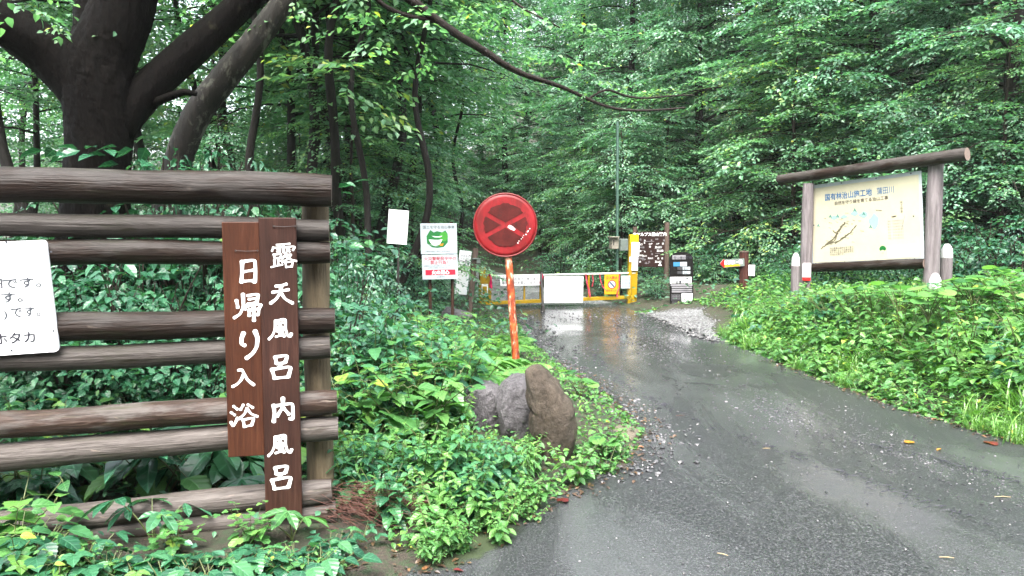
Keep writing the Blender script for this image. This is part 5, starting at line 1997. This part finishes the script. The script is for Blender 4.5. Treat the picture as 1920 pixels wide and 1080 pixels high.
    g.build('trunk', 'bark_lichen', root2)
    cw = Crown()
    for _ in range(30):
        sp = lib[rs.randint(4)]
        cw.add(sp, rotz(rs.uniform(0, 6.28)) @ roty(rs.normal(.1, .25)), U(rs.uniform(540, 900), rs.uniform(-420, -110), d2 + rs.normal(0, .6)), rs.uniform(1.1, 1.7), np.clip(rs.normal(.5, .18, len(sp[0])), 0, .95))
    cw.geo(T_MID).build('crown', 'leaf_tree_pale', root2)


big_tree()

# ------------------------------------------------------------------ forest
TA = make_tree(1, 11, .16, .5, 3.0, 52, .100, 'leaf_tree', 'bark_grey', 10, 1.25)
TB = make_tree(2, 12.5, .19, .7, 3.3, 56, .105, 'leaf_tree_deep', 'bark_grey', 10, 1.3)
TC = make_tree(3, 10, .13, .4, 2.8, 50, .092, 'leaf_tree', 'bark_grey', 10, 1.15)
TP = make_tree(4, 12, .075, 2.9, 2.4, 40, .12, 'leaf_tree_pale', 'bark_grey', 7, 1.1, .10)
TQ = make_tree(5, 13, .09, 3.3, 2.6, 42, .12, 'leaf_tree_pale', 'bark_grey', 7, 1.15, .09)
TU = make_tree(6, 4.2, .05, .25, 1.7, 28, .080, 'leaf_tree', 'twig', 7, .85, .03, name='young_tree')
TV = make_tree(7, 5.0, .06, .3, 2.0, 30, .080, 'leaf_tree_pale', 'twig', 7, .9, .03, name='young_tree')
TW = make_tree(9, 3.6, .045, .2, 1.5, 26, .072, 'leaf_tree_deep', 'twig', 7, .8, .03, name='young_tree')

TS = make_tree(10, 8.5, .055, 4.4, 1.6, 16, .11, 'leaf_tree_pale', 'bark_grey', 6, 1.0, .20, name='sapling')
TT = make_tree(12, 9, .065, 4.8, 1.7, 16, .11, 'leaf_tree', 'bark_grey', 6, 1.0, .16, name='sapling')

rf = random.Random(6)


def forest(protos, spots, label, group, smin=.85, smax=1.15, cat=None):
    for i, s in enumerate(spots):
        x, y = s[0], s[1]
        pr = protos[s[2] if len(s) > 2 else i % len(protos)]
        pr.put(gz(x, y), rf.uniform(0, 6.28), rf.uniform(smin, smax), label, group)


def at(px, d): return ((px - 960) / 1440 * d, d)


# right of the gate, behind the map board
forest([TA, TB, TC], [(8.0, 17.0), (9.4, 14.8), (11.6, 15.8), (6.4, 19.2), (10.2, 18.8), (13.6, 17.2), (5.0, 20.6), (6.6, 22.5), (9.2, 23), (12.6, 22.5), (16.5, 21), (15.8, 26), (19.5, 24.5)],
       'leafy broadleaf tree in the dense woods behind the map board', 'trees behind the map board')
forest([TU, TW, TV], [(7.6, 16.2), (7.9, 14.3), (8.6, 13.5), (10.0, 12.9), (10.8, 13.9), (6.9, 17.6), (3.9, 19.6), (7.4, 15.2), (6.1, 16.6), (9.4, 15.8), (11.8, 14.2), (12.8, 15.5)],
       'low bushy young tree at the wood edge behind the map board', 'young trees behind the map board', .85, 1.15)
# behind the gate
forest([TA, TC, TB], [(3.6, 22.6), (-.2, 28.5), (2.2, 26), (4.2, 27.5), (.6, 31), (6.5, 30), (3.2, 33), (-3, 33), (9.5, 30), (12.5, 32), (-1.5, 38), (3.5, 38), (8, 37), (15, 36), (-5.5, 39), (12, 27)],
       'tall leafy tree in the woods beyond the barrier', 'trees beyond the barrier')
forest([TU, TV, TW], [(2.7, 19.0), (2.3, 21.8), (.9, 25), (1.9, 25), (-.2, 29.5), (3.2, 22), (2.9, 20.2)],
       'bushy young tree at the road bend beyond the barrier', 'young trees beyond the barrier', .7, 1.0)
# left of the road, thin trunks
forest([TP, TQ], [(*at(545, 12.2), 0), (*at(578, 10.2), 1), (*at(640, 13.5), 0), (*at(700, 11.5), 1), (*at(742, 14.5), 0), (*at(790, 17.5), 1), (*at(660, 17.5), 0), (*at(720, 20.5), 1),
                  (*at(600, 22), 0), (*at(500, 16), 1), (*at(430, 20), 0), (*at(95, 10.5), 1), (*at(55, 15.5), 0), (*at(320, 14.5), 1), (*at(220, 19), 0), (*at(-60, 14), 0),
                  (*at(20, 22), 1)],
       'slender dark trunked tree in the open woods left of the road', 'slender trees left of the road', .9, 1.15)
forest([TS, TT], [at(560, 9.5), at(622, 10.5), at(655, 9.0), at(690, 12), at(728, 10.2), at(755, 12.5), at(600, 13.5), at(775, 14.5), at(660, 15), at(520, 11.5), at(820, 16), at(470, 12.5)],
       'thin bare stemmed sapling in the shade left of the road', 'saplings left of the road', .9, 1.2)
forest([TA, TC, TB], [(-4.2, 25), (-8.5, 27), (-13, 25), (-6.5, 31), (-11, 33), (-17, 31), (-5.4, 23.5), (-19, 24)],
       'full crowned tree at the back of the woods left of the road', 'back trees left of the road')
forest([TU, TV, TW], [(-1.6, 12.5), (-2.2, 10.8), (-3.1, 12.6), (-2.4, 15), (-4.2, 15.5), (-5.6, 13), (-4.0, 10.4), (-7.5, 15.5), (-6.2, 18), (-3.4, 18.5), (-9.5, 18), (-2.2, 17.5)],
       'bushy young tree in the undergrowth left of the road', 'young trees left of the road', .6, .9)

def far_wood():
    rs = np.random.RandomState(44)
    lib = [spray(rs, 3.0, .30) for _ in range(4)]
    cw = Crown()
    for _ in range(420):
        x = rs.uniform(-34, 34); y = rs.uniform(36, 52)
        b = np.array((x, y, float(H(x, y)) + rs.uniform(.5, 11)))
        sp = lib[rs.randint(4)]
        cw.add(sp, rotz(rs.uniform(0, 6.28)) @ roty(rs.normal(.12, .2)), b, rs.uniform(.8, 1.3), np.clip(rs.normal(.45, .2, len(sp[0])), 0, .95))
    o = cw.geo(T_FAR).build('far_wood', 'leaf_tree_pale')
    o['kind'] = 'stuff'


far_wood()

# ------------------------------------------------------------------ shrubs
SA = make_shrub(31, 1.7, .75, 16, .088, 'leaf_shrub', .55, 6)
SB = make_shrub(32, 1.4, .70, 15, .078, 'leaf_shrub', .5, 6)
SD = make_shrub(33, 1.5, .8, 14, .10, 'leaf_dark', .6, 5)
SF = make_shrub(35, 1.5, .8, 16, .078, 'leaf_dark', .55, 6)  # darker leaves put the shade behind the fence into the colour
SE = make_shrub(34, 1.2, .65, 15, .07, 'leaf_tree_pale', .5, 6)


def shrubs(protos, spots, label, group, smin=.85, smax=1.15, dz=0):
    for i, s in enumerate(spots):
        protos[s[3] if len(s) > 3 else i % len(protos)].put(gz(s[0], s[1], dz), rf.uniform(0, 6.28), (s[2] if len(s) > 2 else 1) * rf.uniform(smin, smax), label, group)


shrubs([SA, SB], [(*at(600, 6.6), .90), (*at(645, 7.4), .66), (*at(560, 7.9), 1.1), (*at(640, 10.2), 1.0), (*at(760, 10.8), .8), (*at(600, 9.8), 1.25),
                  (*at(720, 11.2), 1.1), (*at(800, 11.8), .62), (*at(645, 6.0), .58), (*at(700, 6.7), .48), (*at(760, 7.2), .28), (*at(725, 7.8), .33), (*at(685, 8.1), .60),
                  (*at(815, 8.2), .27), (*at(840, 9.8), .22), (*at(850, 7.6), .25), (*at(620, 5.9), .8), (*at(735, 6.1), .40), (*at(790, 6.6), .32)],
       'dense green shrub between the log fence and the roadside signs', 'shrubs between fence and road')
shrubs([SD, SF, SF], [(-2.95, 5.2, .86), (-3.5, 5.3, .86), (-2.6, 5.3, .84), (-2.1, 5.1, .66), (-2.75, 5.6, .9), (-3.1, 5.6, .9), (-1.55, 5.4, .85), (-2.2, 5.6, .8), (-3.0, 5.3, .7), (-3.6, 5.7, .9), (-2.2, 6.6, .9), (-2.6, 7.2, 1.0), (-3.9, 7.4, .9), (-4.8, 6.8, .9), (*at(310, 6.7), 1.4, 0), (*at(385, 6.4), 1.35, 1), (*at(400, 6.9), 1.25, 0), (*at(435, 7.4), 1.2, 1), (*at(255, 7.0), 1.3, 1), (-2.6, 8.2, 1.1), (-3.2, 8.8, 1.1), (-5.2, 9.2, 1.0),
                      (-6.4, 8.6, .9), (-2.5, 9.8, 1.35), (-4.2, 10.5, 1.2), (-7.2, 11, 1.0)],
       'dark leafy shrub in the undergrowth behind the log fence', 'shrubs behind the log fence')
shrubs([SE, SB, SA], [(*at(1225, 16.0), .42), (*at(1215, 17.6), .8), (*at(1235, 15.5), .38), (*at(1345, 16.3), .7), (*at(1365, 16.6), .8), (*at(1390, 16.6), .9), (*at(1440, 16.2), .9), (*at(1480, 15.2), .9), (*at(1500, 14.4), .9),
                      (*at(1300, 17.2), 1.0), (*at(1130, 17), .6), (*at(1160, 16.8), .7), (*at(1100, 18.5), .75), (*at(1050, 19.8), .8)],
       'green shrub at the wood edge behind the trail signs', 'shrubs behind the trail signs')
shrubs([SB, SA, SD], [(*at(1520, 13.3), .8), (*at(1580, 13), .85), (*at(1640, 12.6), .9), (*at(1700, 12.2), .9), (*at(1790, 12), .9), (*at(1850, 11.6), .95), (*at(1910, 11.2), 1.0), (*at(1600, 14.2), 1.0), (*at(1760, 13.2), 1.0)],
       'green shrub in the shade behind the map board', 'shrubs behind the map board')

for px, d, w_, h_, pr in ((655, 6.7, .42, 1.0, SA), (688, 8.0, .45, .95, SB), (640, 7.2, .5, 1.15, SB), (700, 9.0, .5, .9, SA), (800, 8.7, .42, .34, SB), (850, 9.0, .40, .27, SA), (770, 8.7, .42, .42, SB)):
    x, y = at(px, d)
    pr.put(gz(x, y), rf.uniform(0, 6.28), (w_, w_, h_), 'dense green shrub between the log fence and the roadside signs', 'shrubs between fence and road')
for px, d, w_, h_, pr in ((300, 6.5, .70, 1.62, SF), (365, 6.3, .62, 1.55, SD), (430, 6.6, .68, 1.60, SF), (500, 7.0, .6, 1.5, SD)):
    x, y = at(px, d)
    pr.put(gz(x, y), rf.uniform(0, 6.28), (w_, w_, h_), 'dark leafy shrub in the undergrowth behind the log fence', 'shrubs behind the log fence')

# ------------------------------------------------------------------ herbs, ferns and grass
HN = make_herb(51, .50, 6, .120, T_NEAR, 'leaf_herb', 7, .5, name='nettle')
HM = make_herb(52, .38, 6, .098, T_NEAR, 'leaf_weed', 6, .6, name='mint_weed')
HS = make_herb(53, .22, 8, .055, T_NEAR, 'leaf_weed', 4, .9, name='creeping_weed')
HW = make_herb(54, .42, 8, .085, T_NARROW, 'leaf_weed', 8, .45, name='willowherb')
HT = make_herb(55, .36, 7, .10, T_TRI, 'leaf_herb', 3, .8, pet=.6, first=.35, name='bramble')
HL = make_herb(56, .42, 7, .13, T_LOBED, 'leaf_weed', 3, .8, pet=.6, first=.4, name='lobed_leaf_plant')
HR = make_rosette(57, 9, .30, .18, T_ROUND, 'leaf_weed', 'round_leaf_plant', 'plant', .7)
HB = make_herb(58, .32, 6, .155, T_BIG, 'leaf_weed', 2, .9, pet=.5, first=.5, name='broad_leaf_plant', cat='plant')
HP = make_rosette(59, 5, .34, .26, T_PALM, 'leaf_dark', 'palmate_plant', 'plant', .8, -.1)
HP2 = make_rosette(60, 4, .20, .19, T_PALM, 'leaf_weed', 'palmate_plant', 'plant', .7, -.05)
LB = make_rosette(64, 8, .20, .135, T_BIG, 'leaf_herb', 'broad_leaf_plant', 'plant', 1.1, -.05)
LL = make_rosette(65, 9, .17, .120, T_LOBED, 'leaf_herb', 'lobed_leaf_plant', 'plant', 1.2, -.05)
LT = make_rosette(66, 8, .18, .125, T_TRI, 'leaf_herb', 'three_leaf_plant', 'plant', 1.2, -.05)
GR = make_grass(61, 110, .50)
FE = make_fern(63, 8, .6)


def in_left(x, y): return x < xL(y) - .02
def fence_y(x): return FA[1] + (x - FA[0]) * FDIR[1] / FDIR[0]


# left verge between the fence end and the road
spots = []
rv = np.random.RandomState(77)
for y in np.arange(3.72, 8.6, .185):
    for x in np.arange(-1.15, 1.3, .185):
        xx, yy = x + rv.uniform(-.09, .09), y + rv.uniform(-.09, .09)
        a = xL(yy) - xx
        if a < .04 or xx < -.92 + (.0 if yy < 4.3 else -.25):
            continue
        if yy > 6.2 and rv.uniform() < .45: continue
        if yy > 5.25 and xx > -.30: continue          # bare gravel behind the rocks
        if yy < 4.0 and xx < -.5 and rv.uniform() < .55: continue   # bare soil at the fence end
        if xx > .55 and yy > 5.05 and a > .3: continue
        spots.append((xx, yy, a))
HGT = {id(HB): .42, id(HN): .55, id(HM): .42, id(HS): .25, id(HW): .46, id(HT): .42, id(HL): .48}
for xx, yy, a in spots:
    edge = a < .20
    front = yy < 4.25
    if edge or (front and rv.uniform() < .5):
        pr = [HS, HS, HM, HL][rv.randint(4)]; sc = rv.uniform(.55, .9)
    elif yy < 5.0:
        pr = [HN, HM, HW, HT, HM, HN][rv.randint(6)]; sc = rv.uniform(.65, 1.0)
    else:
        pr = [HN, HT, HN, HL, HB][rv.randint(5)]; sc = rv.uniform(1.1, 1.7) * (1 if yy < 6.2 else 1.25)
    px = 960 + 1440 * xx / yy
    if 790 < px < 1090 and pr in (HB, HL, HT): pr = HM
    if yy < 5.5:
        top = np.interp(px, [600, 700, 800, 860, 880, 1010, 1030, 1075, 1090, 1150, 1200], [500, 545, 620, 780, 800, 812, 872, 872, 790, 785, 840])
    else:
        top = np.interp(px, [640, 700, 850, 870, 950, 985], [480, 520, 585, 625, 640, 700])
    zmax = CAM_H - (top - 430) / 1440 * yy - float(H(xx, yy))
    sc = min(sc, zmax / HGT[id(pr)])
    if sc < .28: continue
    pr.put(gz(xx, yy), rv.uniform(0, 6.28), float(sc), 'leafy green weed on the verge between the log fence and the road', 'weeds on the left verge')

for k in range(26):                               # creeping weeds straggling onto the asphalt edge
    t = rv.uniform(0, 1)
    q = G(790 + 250 * t + rv.normal(0, 12), 1062 - 125 * t + rv.normal(0, 10))
    [HS, HM][rv.randint(2)].put(gz(q[0], q[1], .03), rv.uniform(0, 6.28), float(rv.uniform(.3, .6)), 'small weed straggling onto the mossy edge of the asphalt', 'weeds on the mossy asphalt edge')

# foot of the fence, near the camera
rv = np.random.RandomState(78)
for k in range(84):
    x = rv.uniform(-2.35, -.72)
    y = fence_y(x) - rv.uniform(.25, .80)
    px = 960 + 1440 * x / y
    if 620 < px < 780 and rv.uniform() < .6: continue
    pr = [LL, LB, LL, LT, LB, HS][rv.randint(6)]
    top = np.interp(px, [0, 60, 150, 250, 420, 520, 600, 640], [950, 970, 1030, 1058, 1040, 1030, 1010, 990])
    hh = {id(LL): .22, id(LB): .25, id(LT): .23, id(HS): .25}[id(pr)]
    sc = min(rv.uniform(.55, .95), (CAM_H - (top - 430) / 1440 * y - float(H(x, y))) / hh)
    if sc > .30:
        pr.put(gz(x, y), rv.uniform(0, 6.28), float(sc), 'small broad leaved plant growing on the soil along the foot of the log fence', 'plants at the foot of the fence')
for px, off, sc, lab in ((30, .42, .80, 'broad serrated leaves at the left end of the fence foot'), (140, .50, .50, 'broad pale green leaves under the lowest fence log'),
                         (25, .20, 1.15, 'drooping broad leaves hiding the left end of the lowest logs'),
                         (75, .62, .55, 'broad veined leaves in the lower left corner of the picture'),
                         (215, .58, .40, 'small broad leaved plant on the bare soil below the logs')):
    q = fence_pt(px, 1040, off)
    HB.put(gz(q[0], q[1]), rf.uniform(0, 6), sc, lab)
q = fence_pt(285, 985, .20)
HP.put(gz(q[0], q[1], .02), .6, .72, 'glossy dark palmate leaves in front of the lower fence logs')
q = fence_pt(548, 1010, .28)
HP2.put(gz(q[0], q[1], .02), 2.2, .72, 'bright five fingered leaves at the foot of the long plank sign')
q = fence_pt(330, 1050, .30); HL.put(gz(q[0], q[1]), 1.0, .48, 'lobed bright leaves below the lowest log', cat='plant')
q = fence_pt(470, 1040, .30); HL.put(gz(q[0], q[1]), 3.0, .50, 'lobed bright leaves below the two plank signs', cat='plant')
# behind the fence, seen through the gaps between the logs
rv = np.random.RandomState(79)
for k in range(34):
    x = rv.uniform(-3.0, -1.45); y = fence_y(x) + rv.uniform(.3, 1.1)
    [HP, HN, HT, HP, HB][rv.randint(5)].put(gz(x, y), rv.uniform(0, 6.28), float(rv.uniform(.9, 1.5)), 'dark leafy plant in the shade just behind the log fence', 'plants just behind the log fence', name='undergrowth_plant', cat='plant')
# butterbur beside the slab
q = G(1085, 745, .1); HR.put(gz(q[0] + .02, q[1] + .2), .4, .75, 'round leaved plant at the road side behind the brown slab')
q = G(1130, 850, .05); HR.put(gz(q[0], q[1]), 2.4, .55, 'low round leaved plant in front of the flat pale stone')
# ferns and herbs by the round sign
for px, d, sc in ((812, 5.9, .85), (850, 6.6, .75), (900, 6.9, .7), (925, 7.6, .8), (860, 8.4, .8), (940, 8.6, .8), (955, 9.6, .7), (770, 6.4, .9), (880, 6.2, .9), (910, 6.3, .8), (838, 6.2, .9), (935, 6.9, .75), (870, 7.2, .9), (800, 6.8, 1.1), (905, 6.7, 1.15), (932, 6.95, 1.0), (868, 6.6, 1.2), (958, 7.05, .75), (845, 7.0, 1.2), (890, 7.3, 1.1), (985, 7.6, .5)):
    x, y = at(px, d)
    FE.put(gz(x, y, .03), rf.uniform(0, 6), sc, 'bright green fern among the shrubs left of the round red sign', 'ferns left of the round sign')

# right bank
rv = np.random.RandomState(80)
nb = 0
bank = []
for y in np.arange(4.6, 13.0, .27):
    for b in np.arange(.05, 4.6, .27):
        yy = y + rv.uniform(-.14, .14); bb = b + rv.uniform(-.14, .14)
        if bb < .04: bb = .04
        xx = xR(yy) + bb
        if xx / yy > .74: continue
        if ((xx - 3.0) / .75) ** 2 + ((yy - 12.9) / 1.7) ** 2 < 1: continue
        if bb > 2.6 and rv.uniform() < .35: continue
        bank.append((xx, yy, bb))
rv.shuffle(bank)


def bank_top(x, y):
    """How tall a plant may grow here: the bank's weeds sink towards the signpost and rise to the right."""
    px = 960 + 1440 * x / y
    t = np.interp(px, [1300, 1400, 1430, 1480, 1520, 1600, 1750, 1850, 1920], [612, 590, 562, 545, 535, 525, 520, 503, 488])
    return CAM_H - (t - 430) / 1440 * y - float(H(x, y))


lab = 'leafy weed on the green bank below the map board'
cnt_g = 0
for xx, yy, bb in bank:
    if bb < .42:
        if rv.uniform() < (.6 if yy < 6.5 else .34):
            GR.put(gz(xx, yy, -.02), rv.uniform(0, 6.28), float(rv.uniform(.5, .9)), 'arching grass tuft at the foot of the right bank', 'grass tufts along the right road edge')
        else:
            [HS, HM][rv.randint(2)].put(gz(xx, yy), rv.uniform(0, 6.28), float(max(.2, min(rv.uniform(.6, .9), bank_top(xx, yy) / .4))), lab, 'weeds on the right bank')
    elif bb < 1.1 and rv.uniform() < (.45 if yy < 6.5 else .26):
        GR.put(gz(xx, yy, -.02), rv.uniform(0, 6.28), float(rv.uniform(.8, 1.25)), 'arching grass tuft at the foot of the right bank', 'grass tufts along the right road edge')
    else:
        pr = [HM, HM, HL, HW, HB, HT, HW, HM][rv.randint(8)]
        sc = rv.uniform(.85, 1.25) * 1.2 * (.85 + .36 * min(2.2, bb) / 1.1)
        sc = min(sc, bank_top(xx, yy) / HGT[id(pr)])
        if sc > .2:
            pr.put(gz(xx, yy), rv.uniform(0, 6.28), float(sc), lab, 'weeds on the right bank', cat='weed', name=('broad_leaf_weed' if pr is HB else None))
for px, d, sc, a in ((1690, 8.4, 1.1, 0), (1640, 9.0, 1.0, 1), (1735, 8.9, 1.0, 2), (1600, 9.6, 1.0, 3), (1790, 8.6, 1.1, 4), (1870, 8.2, 1.1, 5), (1560, 10.2, 1.0, 2), (1830, 7.6, 1.0, 1), (1745, 7.6, .9, 3), (1900, 9.2, 1.1, 0)):
    x, y = at(px, d)
    HR.put(gz(x, y, max(0, bank_top(x, y) - .42)), a, sc * 1.1, 'pale round leaved plant rising among the weeds of the right bank', 'round leaved plants on the right bank')


# low ground cover: nobody could count it
def carpet(name, n, region, seed, leafmat, smin, smax, hmax):
    rs = np.random.RandomState(seed)
    P = []
    while len(P) < n:
        q = region(rs)
        if q is not None: P.append(q)
    P = np.array(P)
    z = H(P[:, 0], P[:, 1]) + rs.uniform(.005, 1, n) ** 1.5 * hmax * (P[:, 2] if P.shape[1] > 2 else 1)
    pos = np.stack([P[:, 0], P[:, 1], z], 1)
    a = rs.uniform(0, 6.28, n)
    dr = np.stack([np.cos(a), np.sin(a), rs.normal(-.1, .3, n)], 1)
    nr = np.stack([rs.normal(0, .35, n), rs.normal(0, .35, n), np.ones(n)], 1)
    g = Geo()
    t = np.clip(rs.normal(.45, .22, n), 0, .88)
    t = np.where(rs.uniform(0, 1, n) < .004, 1.0, t)
    leaves(g, pos, dr, nr, rs.uniform(smin, smax, n), T_MID, 0, t)
    o = g.build(name, leafmat)
    o['kind'] = 'stuff'


def reg_left(rs):
    y = 3.6 + 9 * rs.uniform() ** 1.4
    x = xL(y) - .02 - 2.2 * rs.uniform() ** 1.3
    if x < -.6 and y < 4.1: return None
    return (x, y, min(1, (xL(y) - x) * 3))


def reg_right(rs):
    y = rs.uniform(4.6, 14.5)
    b = 5 * rs.uniform() ** 1.2
    x = xR(y) + b
    if ((x - 3.0) / .72) ** 2 + ((y - 12.9) / 1.6) ** 2 < 1: return None
    px = 960 + 1440 * x / y
    return (x, y, min(1, b * 2) * float(np.interp(px, [1330, 1450], [.15, 1])))


def reg_far(rs):
    x, y = rs.uniform(-16, 16), rs.uniform(9, 34)
    if xL(y) < x < xR(y) + .1: return None
    if ((x - 3.0) / .72) ** 2 + ((y - 12.9) / 1.6) ** 2 < 1: return None
    return (x, y, 1)


def reg_fence(rs):
    x = rs.uniform(-4.5, -.7); y = rs.uniform(3.2, 8)
    if y < fence_y(x) + .1 and rs.uniform() < .9: return None
    if x > xL(y) - .03: return None
    return (x, y, 1)


carpet('ground_cover', 9000, reg_left, 91, 'leaf_weed', .025, .055, .16)
carpet('bank_ground_cover', 30000, reg_right, 92, 'leaf_weed', .035, .095, .40)
carpet('forest_ground_cover', 26000, reg_far, 93, 'leaf_shrub', .06, .14, .45)
carpet('undergrowth_cover', 6000, reg_fence, 94, 'leaf_shrub', .03, .07, .14)


# ------------------------------------------------------------------ small litter on the road
def litter():
    rs = np.random.RandomState(12)
    for px, py, s, m, lab in ((1055, 942, .10, 'red_leaf', 'dark red fallen leaf beside the moss at the verge'), (1857, 832, .13, 'red_leaf', 'red fallen leaf on the road under the right bank'),
                              (1705, 832, .10, 'yellow_leaf', 'yellow fallen leaf in the middle of the wet road'), (1765, 845, .06, 'yellow_leaf', 'small orange fallen leaf next to the yellow one'),
                              (850, 1074, .07, 'red_leaf', 'reddish fallen leaf on the mossy asphalt')):
        p = G(px, py)
        s = s * .68
        g = Geo()
        a = rs.uniform(0, 6.28)
        leaves(g, [(p[0], p[1], float(zroad(p[1])) + .014)], [(math.cos(a), math.sin(a), .05)], [(0, .1, 1)], s, T_LOBED if s > .06 else T_NEAR, 0, np.array([.5]))
        leaves(g, [(p[0], p[1], float(zroad(p[1])) + .011)], [(math.cos(a + .1), math.sin(a + .1), .03)], [(0, .1, 1)], s * .97, T_LOBED if s > .06 else T_NEAR, 0, np.array([.3]))
        tag(g.build('fallen_leaf', m, origin=p), lab, 'leaf')
    for px, py, L, a, m, lab in ((1775, 1047, .085, -.2, 'straw', 'short straw coloured twig at the lower right of the road'), (1437, 842, .07, .05, 'straw', 'pale twig on the dark asphalt'),
                                 (1275, 780, .10, .1, 'dead_needles', 'thin reddish twig near the bend of the asphalt'), (1355, 1041, .07, -.6, 'straw', 'pale twig lying slantwise on the near asphalt'),
                                 (1880, 933, .12, -.1, 'straw', 'whitish stick at the right edge of the road')):
        p = G(px, py)
        d = np.array((math.cos(a), math.sin(a), 0)) * L * .38
        g = Geo()
        tube(g, [p - d + (0, 0, .004), p + (0, 0, .007), p + d + (0, 0, .005)], [.002, .003, .0015], 6)
        tag(g.build('twig', m, origin=p), lab, 'twig')
    a, b = U(705, 948, 4.25), U(955, 975, 4.05)
    g = Geo()
    t = np.linspace(0, 1, 14)
    P = a + (b - a) * t[:, None]
    P[:, 2] = H(P[:, 0], P[:, 1]) + .06 + .01 * np.sin(t * 6)
    tube(g, P, .012 - .005 * t, 8, 0, True, .06, rs)
    tag(g.build('dead_branch', 'dead_needles', origin=P[7]), 'reddish dead branch lying in the weeds at the verge', 'branch')
    c = U(655, 925, 4.02)
    z0 = float(H(c[0], c[1]))
    g = Geo()
    for k in range(260):
        a = rs.normal(.0, .5)
        L = rs.uniform(.10, .26)
        o = np.array((c[0] + rs.normal(.05, .13), c[1] + rs.normal(0, .07), z0 + rs.uniform(.04, .20)))
        d = np.array((math.cos(a), math.sin(a) * .6, rs.normal(-.25, .2))) * L
        tube(g, [o, o + d * .5 + (0, 0, .01), o + d], [.0016, .0014, .0008], 3, cap=False)
    tag(g.build('dead_conifer_spray', 'dead_needles', origin=(c[0], c[1], z0)), 'russet heap of dead conifer needles at the end of the log fence', 'dead branch')




def fine_litter():
    rs = np.random.RandomState(19)
    g = Geo()
    pos, dr, nr, sz, tt = [], [], [], [], []
    while len(pos) < 2600:
        y = rs.uniform(3.3, 9); x = xL(y) - rs.normal(.02, .10) if rs.uniform() < .45 else rs.uniform(-2.6, xL(y))
        if rs.uniform() < .25: x = xR(y) + rs.normal(-.02, .06)
        z = max(float(H(x, y)), float(zroad(y)) if xL(y) < x < xR(y) else -9) + .010
        a = rs.uniform(0, 6.28)
        pos.append((x, y, z)); dr.append((math.cos(a), math.sin(a), rs.normal(0, .1))); nr.append((rs.normal(0, .2), rs.normal(0, .2), 1)); sz.append(rs.uniform(.012, .045)); tt.append(rs.uniform(0, .95))
    leaves(g, pos, dr, nr, np.array(sz), T_MID, 0, np.array(tt))
    o = g.build('leaf_litter', 'leaf_litter_mat')
    o['kind'] = 'stuff'
    # dark needles and bark crumbs washed into lines along the road
    g = Geo()
    cl = [np.array([G(1090, 640)[:2], G(1180, 730)[:2], G(1330, 800)[:2], G(1560, 880)[:2], G(1850, 985)[:2]]), np.array([G(1560, 820)[:2], G(1740, 860)[:2], G(1900, 900)[:2]])]
    for k in range(420):
        c = cl[int(rs.uniform() < .25)]
        f = rs.uniform(0, len(c) - 1)
        p = np.array([np.interp(f, range(len(c)), c[:, m]) for m in (0, 1)]) + rs.normal(0, .05, 2) * rs.choice([.6, 1, 4], p=[.5, .35, .15])
        L = rs.uniform(.006, .028); a = rs.uniform(0, 6.28)
        d = np.array((math.cos(a), math.sin(a), 0)) * L
        o = np.array((p[0], p[1], float(zroad(p[1])) + .008))
        tube(g, [o - d, o + (0, 0, .003), o + d], [.0015, .0028, .001], 4, cap=False)
    o = g.build('washed_debris', 'ink')
    o['kind'] = 'stuff'


M['leaf_litter_mat'] = m_leaf('leaf_litter_mat', (.020, .010, .006), (.050, .026, .014), (.105, .062, .030), .4, 0, .1)
litter()
fine_litter()


def haze():
    m, nt, out = new_mat('haze')
    v = nd(nt, 'VolumePrincipled')
    v.inputs['Color'].default_value = (.90, .95, .96, 1)
    v.inputs['Density'].default_value = HAZE
    nt.links.new(v.outputs[0], out.inputs['Volume'])
    M['haze'] = m
    g = Geo()
    box(g, (0, 130, 17), (540, 600, 44))
    o = g.build('haze', 'haze')
    o['kind'] = 'stuff'


HAZE = .0004
haze()
bpy.data.objects.remove(_to)
